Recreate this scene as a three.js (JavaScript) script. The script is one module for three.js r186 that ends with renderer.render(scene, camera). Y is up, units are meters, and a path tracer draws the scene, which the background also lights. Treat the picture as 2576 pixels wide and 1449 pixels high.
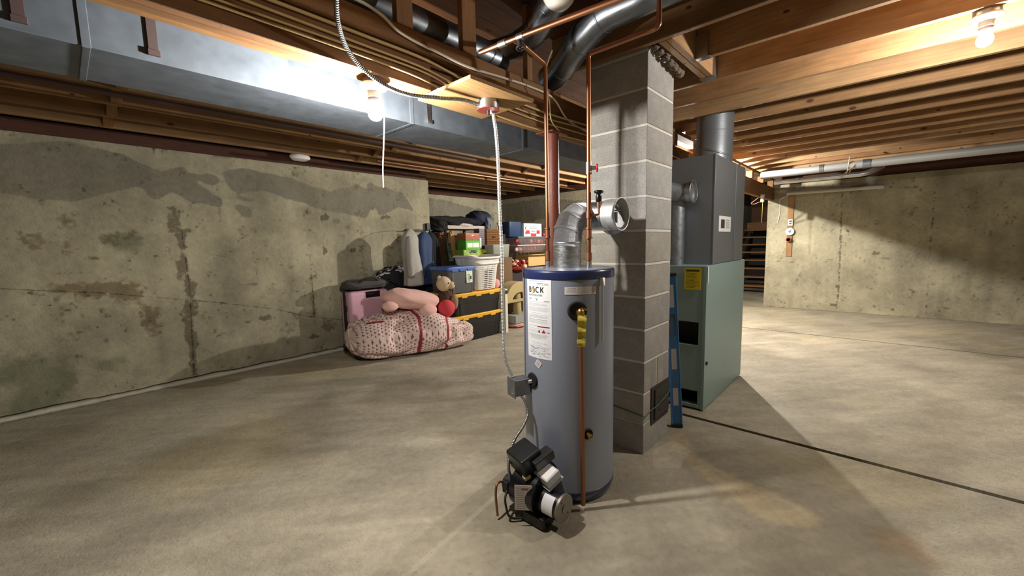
import * as THREE from 'three';
import { RoundedBoxGeometry } from 'three/addons/geometries/RoundedBoxGeometry.js';
import { mergeGeometries } from 'three/addons/utils/BufferGeometryUtils.js';

// ---------------------------------------------------------------- camera, lights, exposure
const scene = new THREE.Scene();
scene.background = new THREE.Color(0x000000);
const renderer = new THREE.WebGLRenderer({ antialias: true });
renderer.toneMapping = THREE.LinearToneMapping;
renderer.toneMappingExposure = 0.9;
renderer.shadowMap.enabled = true;
const camera = new THREE.PerspectiveCamera(2 * Math.atan(1449 / 2 / 1025.2) * 180 / Math.PI, 2576 / 1449, 0.05, 60);
camera.position.set(0, 1.3465, 0);
{
  const yaw = 47.61 * Math.PI / 180, pitch = -6.237 * Math.PI / 180, roll = -1.299 * Math.PI / 180;
  const w = new THREE.Vector3(Math.sin(yaw) * Math.cos(pitch), Math.sin(pitch), -Math.cos(yaw) * Math.cos(pitch));
  const r = new THREE.Vector3(Math.cos(yaw), 0, Math.sin(yaw)), u = r.clone().cross(w);
  const r2 = r.clone().multiplyScalar(Math.cos(roll)).addScaledVector(u, Math.sin(roll));
  const u2 = u.clone().multiplyScalar(Math.cos(roll)).addScaledVector(r, -Math.sin(roll));
  camera.quaternion.setFromRotationMatrix(new THREE.Matrix4().makeBasis(r2, u2, w.clone().negate()));
}
// the bare bulbs of the cellar: [x, y, z, candela]
const BULBS = [[0.951, 1.91, -1.63, 9.6], [3.17, 2.295, 0.31, 8.2], [6.5, 2.295, -2.2, 48]];
const BULB_COLOR = 0xfffaf3;

// ---------------------------------------------------------------- helpers
const V = (x, y, z) => new THREE.Vector3(x, y, z);
function rng(seed) { return () => { seed = (seed + 0x6d2b79f5) | 0; let t = Math.imul(seed ^ (seed >>> 15), 1 | seed); t = (t + Math.imul(t ^ (t >>> 7), 61 | t)) ^ t; return ((t ^ (t >>> 14)) >>> 0) / 4294967296; }; }
const R0 = rng(7);
const lattice = new Float32Array(65536); { const r = rng(99); for (let i = 0; i < 65536; i++) lattice[i] = r(); }
function noise(x, y) {
  const ix = Math.floor(x), iy = Math.floor(y); let fx = x - ix, fy = y - iy;
  fx = fx * fx * (3 - 2 * fx); fy = fy * fy * (3 - 2 * fy);
  const a = (ix & 255), b = ((ix + 1) & 255), c = (iy & 255) << 8, d = ((iy + 1) & 255) << 8;
  const p = lattice[a + c], q = lattice[b + c], s = lattice[a + d], t = lattice[b + d];
  return p + (q - p) * fx + (s - p) * fy + (p - q - s + t) * fx * fy;
}
function fbm(x, y, n = 4) { let s = 0, a = 0.5, k = 0; for (let i = 0; i < n; i++) { s += a * noise(x, y); k += a; a *= 0.5; x = x * 2.03 + 17.1; y = y * 2.03 + 5.7; } return s / k; }
const clamp = (x, a = 0, b = 1) => Math.min(b, Math.max(a, x)), sstep = (a, b, x) => { const t = clamp((x - a) / (b - a)); return t * t * (3 - 2 * t); };
const mix = (a, b, t) => a + (b - a) * t;
function pixelTexture(w, h, fn, srgb = true, wrap = true) {
  const d = new Uint8Array(w * h * 4), o = [0, 0, 0];
  for (let y = 0, i = 0; y < h; y++) for (let x = 0; x < w; x++, i += 4) { fn(x, y, o); d[i] = clamp(o[0], 0, 255); d[i + 1] = clamp(o[1], 0, 255); d[i + 2] = clamp(o[2], 0, 255); d[i + 3] = 255; }
  const t = new THREE.DataTexture(d, w, h); t.magFilter = THREE.LinearFilter; t.minFilter = THREE.LinearMipmapLinearFilter; t.generateMipmaps = true;
  if (srgb) t.colorSpace = THREE.SRGBColorSpace;
  if (wrap) t.wrapS = t.wrapT = THREE.RepeatWrapping;
  t.needsUpdate = true; return t;
}
function canvasTexture(w, h, draw) {
  const c = document.createElement('canvas'); c.width = w; c.height = h; draw(c.getContext('2d'), w, h);
  const t = new THREE.CanvasTexture(c); t.colorSpace = THREE.SRGBColorSpace; t.magFilter = THREE.LinearFilter; return t;
}
function tiled(t, ru, rv) { const c = t.clone(); c.repeat.set(ru, rv); c.wrapS = c.wrapT = THREE.RepeatWrapping; c.needsUpdate = true; return c; }
// a soft mask (0..1) of shapes drawn in white on black
function mask(w, h, draw, blur) {
  const c = document.createElement('canvas'); c.width = w; c.height = h; const g = c.getContext('2d');
  g.fillStyle = '#000'; g.fillRect(0, 0, w, h); g.fillStyle = '#fff'; g.strokeStyle = '#fff'; g.lineCap = g.lineJoin = 'round'; draw(g);
  const d = g.getImageData(0, 0, w, h).data; let a = new Float32Array(w * h); for (let i = 0; i < w * h; i++) a[i] = d[i * 4] / 255;
  for (let pass = 0; pass < 2 && blur > 0; pass++) {
    const b = new Float32Array(w * h), k = 2 * blur + 1;
    for (let y = 0; y < h; y++) { let s = 0; for (let x = -blur; x <= blur; x++) s += a[y * w + clamp(x, 0, w - 1)]; for (let x = 0; x < w; x++) { b[y * w + x] = s / k; s += a[y * w + Math.min(w - 1, x + blur + 1)] - a[y * w + Math.max(0, x - blur)]; } }
    const e = new Float32Array(w * h);
    for (let x = 0; x < w; x++) { let s = 0; for (let y = -blur; y <= blur; y++) s += b[clamp(y, 0, h - 1) * w + x]; for (let y = 0; y < h; y++) { e[y * w + x] = s / k; s += b[Math.min(h - 1, y + blur + 1) * w + x] - b[Math.max(0, y - blur) * w + x]; } }
    a = e;
  }
  return a;
}
const poly = (g, pts, sx, sy) => { g.beginPath(); pts.forEach(([x, y], i) => (i ? g.lineTo(sx(x), sy(y)) : g.moveTo(sx(x), sy(y)))); g.closePath(); g.fill(); };
const line = (g, pts, sx, sy, w) => { g.lineWidth = w; g.beginPath(); pts.forEach(([x, y], i) => (i ? g.lineTo(sx(x), sy(y)) : g.moveTo(sx(x), sy(y)))); g.stroke(); };

function clean(g) {
  if (g.index) g = g.toNonIndexed();
  for (const k of Object.keys(g.attributes)) if (!['position', 'normal', 'uv'].includes(k)) g.deleteAttribute(k);
  if (!g.attributes.uv) g.setAttribute('uv', new THREE.BufferAttribute(new Float32Array(g.attributes.position.count * 2), 2));
  g.clearGroups(); return g;
}
// uv in metres, u along the grain axis (0 x, 1 y, 2 z)
function boxUV(g, axis = 0, su = 1, sv = 1, ou = 0, ov = 0) {
  const p = g.attributes.position, n = g.attributes.normal, uv = g.attributes.uv;
  for (let i = 0; i < p.count; i++) {
    const P = [p.getX(i), p.getY(i), p.getZ(i)], N = [Math.abs(n.getX(i)), Math.abs(n.getY(i)), Math.abs(n.getZ(i))];
    const m = N.indexOf(Math.max(...N)), rest = [0, 1, 2].filter((k) => k !== m);
    let u, v; if (m === axis) { u = P[rest[0]]; v = P[rest[1]]; } else { u = P[axis]; v = P[rest.find((k) => k !== axis)]; }
    uv.setXY(i, u * su + ou, v * sv + ov);
  }
  return g;
}
function box(w, h, d, x = 0, y = 0, z = 0, bev = 0.004, axis = 0) {
  let g = bev > 0 ? new RoundedBoxGeometry(w, h, d, 1, Math.min(bev, w / 2.1, h / 2.1, d / 2.1)) : new THREE.BoxGeometry(w, h, d);
  g = clean(g); boxUV(g, axis, 1, 1, Math.round(R0() * 50) / 7, Math.round(R0() * 50) / 7);
  return g.translate(x, y, z);
}
// box by extents
const span = (x0, x1, y0, y1, z0, z1, bev = 0.004, axis = 0) => box(x1 - x0, y1 - y0, z1 - z0, (x0 + x1) / 2, (y0 + y1) / 2, (z0 + z1) / 2, bev, axis);
const UP = V(0, 1, 0);
function orient(g, dir, at) { const m = new THREE.Matrix4().makeRotationFromQuaternion(new THREE.Quaternion().setFromUnitVectors(UP, dir.clone().normalize())); return g.applyMatrix4(m).translate(at.x, at.y, at.z); }
function rod(a, b, r, seg = 20, r2 = r, open = false) {
  const A = V(...a), B = V(...b), d = B.clone().sub(A);
  return orient(clean(new THREE.CylinderGeometry(r2, r, d.length(), seg, 1, open)), d, A.clone().add(B).multiplyScalar(0.5));
}
function lathe(profile, at, dir = UP, seg = 32) { return orient(clean(new THREE.LatheGeometry(profile.map(([r, y]) => new THREE.Vector2(r, y)), seg)), dir, V(...at)); }
function bent(pts, bend) {
  const P = pts.map((p) => V(...p)), c = new THREE.CurvePath(); let a = P[0];
  for (let i = 1; i < P.length - 1; i++) {
    const i0 = P[i].clone().sub(P[i - 1]), i1 = P[i + 1].clone().sub(P[i]), b = Math.min(bend, i0.length() / 2, i1.length() / 2);
    const s = P[i].clone().addScaledVector(i0.normalize(), -b), e = P[i].clone().addScaledVector(i1.normalize(), b);
    c.add(new THREE.LineCurve3(a, s)); c.add(new THREE.QuadraticBezierCurve3(s, P[i], e)); a = e;
  }
  c.add(new THREE.LineCurve3(a, P[P.length - 1])); return c;
}
const pipe = (pts, r, bend = 0.03, seg = 14, n = 60) => clean(new THREE.TubeGeometry(bent(pts, bend), n, r, seg));
const cable = (pts, r, n = 60, seg = 8) => clean(new THREE.TubeGeometry(new THREE.CatmullRomCurve3(pts.map((p) => V(...p))), n, r, seg));
// flexible armoured cable: a swept tube with ribs
function armoured(pts, r, pitch = 0.0075) {
  const c = new THREE.CatmullRomCurve3(pts.map((p) => V(...p))), L = c.getLength(), n = Math.round(L / pitch) * 3;
  const fr = c.computeFrenetFrames(n), pos = [], idx = [], seg = 9, q = V();
  for (let i = 0; i <= n; i++) { c.getPointAt(i / n, q); const rr = r * (i % 3 === 0 ? 0.66 : 1.06); for (let j = 0; j < seg; j++) { const a = j / seg * 2 * Math.PI, x = Math.cos(a) * rr, y = Math.sin(a) * rr; pos.push(q.x + fr.normals[i].x * x + fr.binormals[i].x * y, q.y + fr.normals[i].y * x + fr.binormals[i].y * y, q.z + fr.normals[i].z * x + fr.binormals[i].z * y); } }
  for (let i = 0; i < n; i++) for (let j = 0; j < seg; j++) { const a = i * seg + j, b = i * seg + (j + 1) % seg, d = a + seg, e = b + seg; idx.push(a, b, d, b, e, d); }
  const g = new THREE.BufferGeometry(); g.setAttribute('position', new THREE.Float32BufferAttribute(pos, 3)); g.setIndex(idx); g.computeVertexNormals(); return clean(g);
}
// a closed surface from fn(u, v) with u round (0..1) and v from end to end (0..1)
function surf(nu, nv, fn, su = 1, sv = 1) {
  const pos = [], uv = [], idx = [], q = V();
  for (let j = 0; j <= nv; j++) for (let i = 0; i <= nu; i++) { fn(i / nu, j / nv, q); pos.push(q.x, q.y, q.z); uv.push(i / nu * su, j / nv * sv); }
  for (let j = 0; j < nv; j++) for (let i = 0; i < nu; i++) { const a = j * (nu + 1) + i, b = a + 1, c = a + nu + 1, d = c + 1; idx.push(a, b, c, b, d, c); }
  const g = new THREE.BufferGeometry(); g.setAttribute('position', new THREE.Float32BufferAttribute(pos, 3)); g.setAttribute('uv', new THREE.Float32BufferAttribute(uv, 2)); g.setIndex(idx); g.computeVertexNormals();
  const n = g.attributes.normal;   // weld the seam's normals
  for (let j = 0; j <= nv; j++) { const a = j * (nu + 1), b = a + nu; const x = n.getX(a) + n.getX(b), y = n.getY(a) + n.getY(b), z = n.getZ(a) + n.getZ(b), l = Math.hypot(x, y, z) || 1; n.setXYZ(a, x / l, y / l, z / l); n.setXYZ(b, x / l, y / l, z / l); }
  return clean(g);
}
// a soft lump: superellipsoid with wrinkles
function lump(cx, cy, cz, rx, ry, rz, e = 1, wr = 0, f = 3, seed = 0, nu = 40, nv = 24) {
  const sg = (x, p) => Math.sign(x) * Math.pow(Math.abs(x), p);
  return surf(nu, nv, (u, v, q) => {
    const a = -u * 2 * Math.PI, b = (v - 0.5) * Math.PI, cu = Math.cos(b);
    const x = sg(cu, e) * sg(Math.cos(a), e), y = sg(Math.sin(b), e), z = sg(cu, e) * sg(Math.sin(a), e);
    const k = 1 + wr * (fbm(x * f + seed + 40, (y + z * 0.7) * f + seed * 1.7 + 40, 3) - 0.5) * 2 * Math.min(1, cu * 3);
    q.set(cx + rx * x * k, cy + ry * y * k, cz + rz * z * k);
  }, 1, 1);
}
function extrude(pts, depth, bev = 0.004, holes = []) {
  const s = new THREE.Shape(pts.map(([x, y]) => new THREE.Vector2(x, y)));
  for (const h of holes) s.holes.push(new THREE.Path(h.map(([x, y]) => new THREE.Vector2(x, y))));
  return clean(new THREE.ExtrudeGeometry(s, { depth, bevelEnabled: bev > 0, bevelSize: bev, bevelThickness: bev, bevelSegments: 2, curveSegments: 16 }));
}
const turn = (g, rx = 0, ry = 0, rz = 0) => { if (rx) g.rotateX(rx); if (ry) g.rotateY(ry); if (rz) g.rotateZ(rz); return g; };
const move = (g, x, y, z) => g.translate(x, y, z);

const taken = new Map();
function numbered(n) { const k = taken.get(n) ?? 0; taken.set(n, k + 1); return k ? n + '_' + String(k).padStart(3, '0') : n; }
function merged(gs) { gs = [].concat(gs); return gs.length === 1 ? gs[0] : mergeGeometries(gs); }
function makeMesh(name, gs, m) { const o = new THREE.Mesh(merged(gs), m); o.name = name; o.castShadow = o.receiveShadow = true; return o; }
// a thing: a Group at its base; its parts are given in world coordinates
function thing(name, label, category, at, group) {
  const o = new THREE.Group(); o.name = numbered(name); o.position.set(...at); o.userData = { label, category }; if (group) o.userData.group = group;
  scene.add(o); return o;
}
function part(parent, name, gs, m, label) {
  const o = makeMesh(name, gs, m); if (label) o.userData.label = label;
  if (parent.isGroup) o.position.copy(parent.position).negate();
  parent.add(o); return o;
}
function single(name, label, category, gs, m, group) {
  const o = makeMesh(numbered(name), gs, m); o.geometry.computeBoundingBox(); const b = o.geometry.boundingBox, c = b.getCenter(V()); c.y = b.min.y;
  o.geometry.translate(-c.x, -c.y, -c.z); o.position.copy(c); o.userData = { label, category }; if (group) o.userData.group = group;
  scene.add(o); return o;
}
function structure(name, label) { const o = new THREE.Group(); o.name = name; o.userData = { kind: 'structure', label }; scene.add(o); return o; }
function structMesh(name, label, gs, m) { const o = makeMesh(name, gs, m); o.userData = { kind: 'structure', label }; scene.add(o); return o; }

// ---------------------------------------------------------------- materials
const std = (o) => new THREE.MeshStandardMaterial(o), phys = (o) => new THREE.MeshPhysicalMaterial(o);
const plain = (hex, roughness = 0.8, more = {}) => std({ color: hex, roughness, ...more });
const grainBump = pixelTexture(512, 512, (x, y, o) => { const n = fbm(x / 5, y / 5, 3) * 0.6 + fbm(x / 40, y / 40, 3) * 0.4; o[0] = o[1] = o[2] = 255 * n; }, false);
const poreBump = pixelTexture(512, 512, (x, y, o) => { const n = fbm(x / 2.2, y / 2.2, 2), p = noise(x / 3, y / 3); o[0] = o[1] = o[2] = 200 * n + (p > 0.82 ? -90 : 0) + 55; }, false);
// lumber: u along the grain, one tile = 1.6 m x 0.4 m
const woodMap = pixelTexture(1024, 512, (x, y, o) => {
  const X = x / 1024 * 1.6, Y = y / 512 * 0.4;
  const per = (a) => fbm(X * 1.3 * a + 3, Y * 26 + 11, 4);
  let bendy = Y + 0.012 * Math.sin(X * 3.93 * 1) + 0.02 * fbm(Math.cos(X * 3.927) * 1.2 + 9, Y * 5 + 2, 2);
  let k = 0; for (const [kx, ky, r] of [[0.3, 0.08, 0.014], [0.95, 0.27, 0.017], [1.32, 0.13, 0.010], [0.62, 0.33, 0.009]]) { const dx = (X - kx) * 0.55, dy = Y - ky, d = Math.hypot(dx, dy); k = Math.max(k, 1 - sstep(r * 0.6, r, d)); bendy += Math.sign(dy) * 0.012 * Math.exp(-d * d / (r * r * 4)); }
  const ring = 0.5 + 0.5 * Math.sin(bendy * 190 + per(1) * 16), fine = fbm(x / 60, y * 1.1, 3), blot = fbm(Math.cos(X * 3.927) * 2 + 5, Y * 9, 3);
  const s = 0.9 + 0.06 * ring * (0.3 + blot) + 0.12 * (fine - 0.5) + 0.26 * (blot - 0.5);
  o[0] = mix(166 * s, 84, k); o[1] = mix(134 * s * (0.99 + 0.02 * ring), 56, k); o[2] = mix(98 * s * (0.97 + 0.04 * ring), 36, k);
});
const woodBump = pixelTexture(512, 256, (x, y, o) => { const n = fbm(x / 40, y * 0.9, 3); o[0] = o[1] = o[2] = 255 * n; }, false);
function wood(tint = 0xffffff, rough = 0.78) { return std({ color: tint, map: tiled(woodMap, 1 / 1.6, 1 / 0.4), roughness: rough, bumpMap: tiled(woodBump, 1 / 0.8, 1 / 0.4), bumpScale: 0.0012 }); }
const M = {};
M.joist = [wood(0xfff6e8), wood(0xf3e2cc), wood(0xfff0dc), wood(0xe6d2ba)];

M.girder = wood(0xd2b490); M.girderPale = wood(0xf5dcb4); M.plywood = wood(0xfff2cc); M.sill = wood(0x7a5648); M.darkWood = wood(0x8f7358); M.subfloor = wood(0xa88560);
M.post = wood(0xdcc4a4); M.tread = wood(0xcdb596);
const spangle = pixelTexture(256, 256, (x, y, o) => { const n = noise(x / 9, y / 9), m = noise(x / 4 + 50, y / 4); const s = Math.floor((n * 0.6 + m * 0.4) * 7) / 7; o[0] = o[1] = o[2] = 120 + 90 * s; }, false);
const spangleColor = pixelTexture(256, 256, (x, y, o) => { const n = fbm(x / 14, y / 14, 3), s = 168 + 50 * n; o[0] = s * 0.985; o[1] = s; o[2] = s * 1.02; });
M.galv = std({ map: spangleColor, metalness: 1, roughness: 0.62, roughnessMap: spangle });
M.galvDuct = std({ map: spangleColor, color: 0xa3a6a9, metalness: 0.95, roughness: 0.58, roughnessMap: spangle });
M.galvDull = std({ map: spangleColor, color: 0xc9cdd2, metalness: 0.85, roughness: 0.72, roughnessMap: spangle });
M.duct = std({ map: spangleColor, color: 0x868e96, metalness: 0.35, roughness: 0.62 });
M.ductDark = std({ color: 0x868b90, metalness: 0.6, roughness: 0.45, bumpMap: tiled(grainBump, 1, 1), bumpScale: 0.0006 });
M.steel = std({ color: 0xc9ccce, metalness: 1, roughness: 0.32 });
M.aluminium = std({ color: 0xa9acae, metalness: 1, roughness: 0.38 });
M.copper = std({ color: 0xa87658, metalness: 1, roughness: 0.4 });
M.copperDull = std({ color: 0x9c6b52, metalness: 0.9, roughness: 0.5 });
M.brass = std({ color: 0xc9a35b, metalness: 1, roughness: 0.35 });
M.solder = std({ color: 0xb9b4aa, metalness: 1, roughness: 0.4 });
M.black = plain(0x17181a, 0.55); M.blackGloss = plain(0x101114, 0.28); M.rubber = plain(0x121212, 0.9);
M.white = plain(0xe9e7e1, 0.6); M.porcelain = phys({ color: 0xf2f0ea, roughness: 0.25, clearcoat: 0.5 });
M.red = plain(0xa3262a, 0.45); M.redBrown = std({ color: 0x6a3326, roughness: 0.42, metalness: 0.1, bumpMap: tiled(grainBump, 3, 3), bumpScale: 0.001 });
M.romex = plain(0xcdb27a, 0.6); M.romexWhite = plain(0xd9d0bd, 0.6);
M.bulb = std({ color: 0xffffff, emissive: 0xffffff, emissiveIntensity: 6 });
M.paper = plain(0xecebe6, 0.7);
M.block = std({ roughness: 0.95, bumpMap: tiled(poreBump, 3, 3), bumpScale: 0.003, map: (() => { const t = pixelTexture(512, 512, (x, y, o) => { const n = fbm(x / 90, y / 90, 4), f = fbm(x / 3, y / 3, 2), s = 178 + 32 * (n - 0.5) + 40 * (f - 0.5); o[0] = s * 1.0; o[1] = s * 0.992; o[2] = s * 0.97; }); return tiled(t, 1.6, 1.6); })() });
M.mortar = std({ color: 0xe6e2d8, roughness: 0.95, bumpMap: tiled(poreBump, 4, 4), bumpScale: 0.003 });

// ---------------------------------------------------------------- the setting
function planeUV(g, fu, fv) { const p = g.attributes.position, uv = g.attributes.uv; for (let i = 0; i < p.count; i++) uv.setXY(i, fu(p.getX(i), p.getY(i), p.getZ(i)), fv(p.getX(i), p.getY(i), p.getZ(i))); return g; }
const FLOOR_Z0 = -7, FLOOR_Z1 = 2.8;
// floor colours: trowelled concrete with stains where the photograph shows them
function floorMaterial(x0, x1, w, h, stains) {
  const sx = (x) => (x - x0) / (x1 - x0) * w, sy = (z) => (z - FLOOR_Z0) / (FLOOR_Z1 - FLOOR_Z0) * h;
  const tan = stains && mask(w, h, (g) => poly(g, [[2.72, -1.02], [2.83, -0.97], [2.54, -0.78], [2.43, -0.55], [2.40, -0.35], [2.38, -0.20], [2.35, -0.11], [2.25, -0.15], [2.16, -0.28], [2.13, -0.39], [2.20, -0.49], [2.26, -0.60], [2.42, -0.78], [2.47, -0.94]], sx, sy), 8);
  const brown = stains && mask(w, h, (g) => { poly(g, [[2.39, -0.06], [2.42, 0.11], [2.42, 0.29], [2.35, 0.34], [2.23, 0.17], [2.30, 0.04]], sx, sy); poly(g, [[2.74, -1.0], [2.86, -1.0], [2.72, -0.83], [2.62, -0.86]], sx, sy); }, 16);
  const pale = stains && mask(w, h, (g) => { poly(g, [[2.45, -1.04], [2.66, -0.99], [2.59, -0.84], [2.33, -0.82], [2.25, -0.95]], sx, sy); }, 3);
  const map = pixelTexture(w, h, (px, py, o) => {
    const X = x0 + px / w * (x1 - x0), Z = FLOOR_Z0 + py / h * (FLOOR_Z1 - FLOOR_Z0);
    const a = X * 0.77 + Z * 0.64, b = -X * 0.64 + Z * 0.77;
    const big = fbm(X * 0.55 + 20, Z * 0.55 + 31, 4), mid = fbm(X * 2.3 + 7, Z * 2.3 + 3, 4), trowel = fbm(a * 3.2 + 60, b * 12 + 40, 4), fine = fbm(X * 38, Z * 38, 3), speck = noise(X * 90 + 13, Z * 90);
    let s = 1 + 0.28 * (big - 0.5) + 0.26 * (mid - 0.5) + 0.2 * (trowel - 0.5) + 0.13 * (fine - 0.5) - (speck > 0.93 ? 0.1 : 0);
    let r = 166 * s, g = 158 * s, bl = 138 * s;
    const damp = sstep(0.56, 0.74, fbm(X * 0.9 + 71, Z * 0.9 + 12, 4)); r *= 1 - 0.13 * damp; g *= 1 - 0.14 * damp; bl *= 1 - 0.16 * damp;
    const rusty = sstep(0.62, 0.8, fbm(X * 1.4 + 5, Z * 1.4 + 90, 3)); r += 2 * rusty; bl -= 7 * rusty;
    if (stains) {
      const i = py * w + px, n = fbm(X * 14, Z * 14, 3) - 0.5;
      const t = sstep(0.25, 0.75, tan[i] + n * 0.8) * 0.5; r = mix(r, 192 * s, t); g = mix(g, 172 * s, t); bl = mix(bl, 132 * s, t);
      const u = sstep(0.2, 0.9, brown[i] + n * 0.7) * 0.5; r = mix(r, 144 * s, u); g = mix(g, 114 * s, u); bl = mix(bl, 80 * s, u);
      const p = sstep(0.3, 0.8, pale[i] + n * 0.6) * 0.55; r = mix(r, 196 * s, p); g = mix(g, 188 * s, p); bl = mix(bl, 166 * s, p);
    }
    o[0] = r; o[1] = g; o[2] = bl;
  }, true, false);
  return std({ map, roughness: 0.82, bumpMap: tiled(grainBump, (x1 - x0) / 0.9, (FLOOR_Z1 - FLOOR_Z0) / 0.9), bumpScale: 0.004 });
}
{
  const floor = structure('floor', 'grey trowelled concrete floor slabs with open control joints');
  const slab = (x0, x1, w, h, st, zEnd = FLOOR_Z1) => { const g = span(x0, x1, -0.12, 0, FLOOR_Z0, zEnd, 0); planeUV(g, (x) => (x - x0) / (x1 - x0), (x, y, z) => (z - FLOOR_Z0) / (FLOOR_Z1 - FLOOR_Z0)); part(floor, 'slab', g, floorMaterial(x0, x1, w, h, st)); };
  slab(-3.2, 3.095, 1280, 2048, true); slab(3.135, 6.835, 768, 1536, false); slab(6.862, 15.2, 1024, 1024, false); slab(3.095, 3.135, 16, 1536, false, -1.12);
  part(floor, 'joint_filler', [span(3.0955, 3.1345, -0.12, -0.022, -1.119, FLOOR_Z1, 0), span(6.83, 6.87, -0.12, -0.02, FLOOR_Z0, FLOOR_Z1, 0)], plain(0x2b2620, 0.95), 'dark dirt-filled joint');
  // damp streak along the near joint
}
// concrete walls with their form lines, cracks and damp patches
function wallMaterial(L, H, w, h, seed, draws) {
  const sx = (x) => x / L * w, sy = (y) => y / H * h;
  const damp = mask(w, h, (g) => draws.damp?.(g, sx, sy), 7), dark = mask(w, h, (g) => draws.dark?.(g, sx, sy), 4), crackM = mask(w, h, (g) => draws.crack?.(g, sx, sy), 1), blot = mask(w, h, (g) => draws.blot?.(g, sx, sy), 12), moss = mask(w, h, (g) => draws.moss?.(g, sx, sy), 22);
  const map = pixelTexture(w, h, (px, py, o) => {
    const X = px / w * L + seed, Y = py / h * H, i = py * w + px;
    const big = fbm(X * 0.8 + 3, Y * 0.9 + 8, 4), mid = fbm(X * 3.1, Y * 3.1 + 40, 4), fine = fbm(X * 30, Y * 30, 3), drip = fbm(X * 9, Y * 1.1 + 9, 3), n = fbm(X * 9 + 30, Y * 9, 4) - 0.5, n2 = fbm(X * 34 + 3, Y * 34 + 9, 4) - 0.5;
    let s = 1 + 0.32 * (big - 0.5) + 0.36 * (mid - 0.5) + 0.13 * (fine - 0.5) + 0.14 * (drip - 0.5);
    const hole = noise(X * 7.3 + 11, Y * 7.3 + 5); if (hole > 0.955) s *= 1 - 6 * (hole - 0.955);
    let r = 160 * s, g = 154 * s, b = 130 * s;
    const d = sstep(0.30, 0.62, damp[i] + n * 0.8) * (0.75 + 0.9 * (mid - 0.5)); r = mix(r, 122 * s, d); g = mix(g, 118 * s, d); b = mix(b, 104 * s, d);
    const k = sstep(0.28, 0.85, dark[i] + n * 0.9 + n2 * 1.5 - 0.08) * 0.72; r = mix(r, 92 * s, k); g = mix(g, 84 * s, k); b = mix(b, 66 * s, k);
    const q = sstep(0.15, 0.8, blot[i] + n * 0.8 + n2 * 1.1 - 0.06) * 0.6; r = mix(r, 98 * s, q); g = mix(g, 82 * s, q); b = mix(b, 58 * s, q);
    const m = sstep(0.1, 0.7, moss[i] + n) * 0.45; r = mix(r, 84 * s, m); g = mix(g, 90 * s, m); b = mix(b, 66 * s, m);
    const c = sstep(0.2, 0.8, crackM[i] + n * 0.6 + n2 * 0.8) * 0.4; r *= 1 - c; g *= 1 - c; b *= 1 - c;
    o[0] = r; o[1] = g; o[2] = b;
  }, true, false);
  return std({ map, roughness: 0.93, bumpMap: tiled(grainBump, L / 1.3, H / 1.3), bumpScale: 0.004 });
}
const WT = 2.33;   // top of the concrete walls
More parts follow.
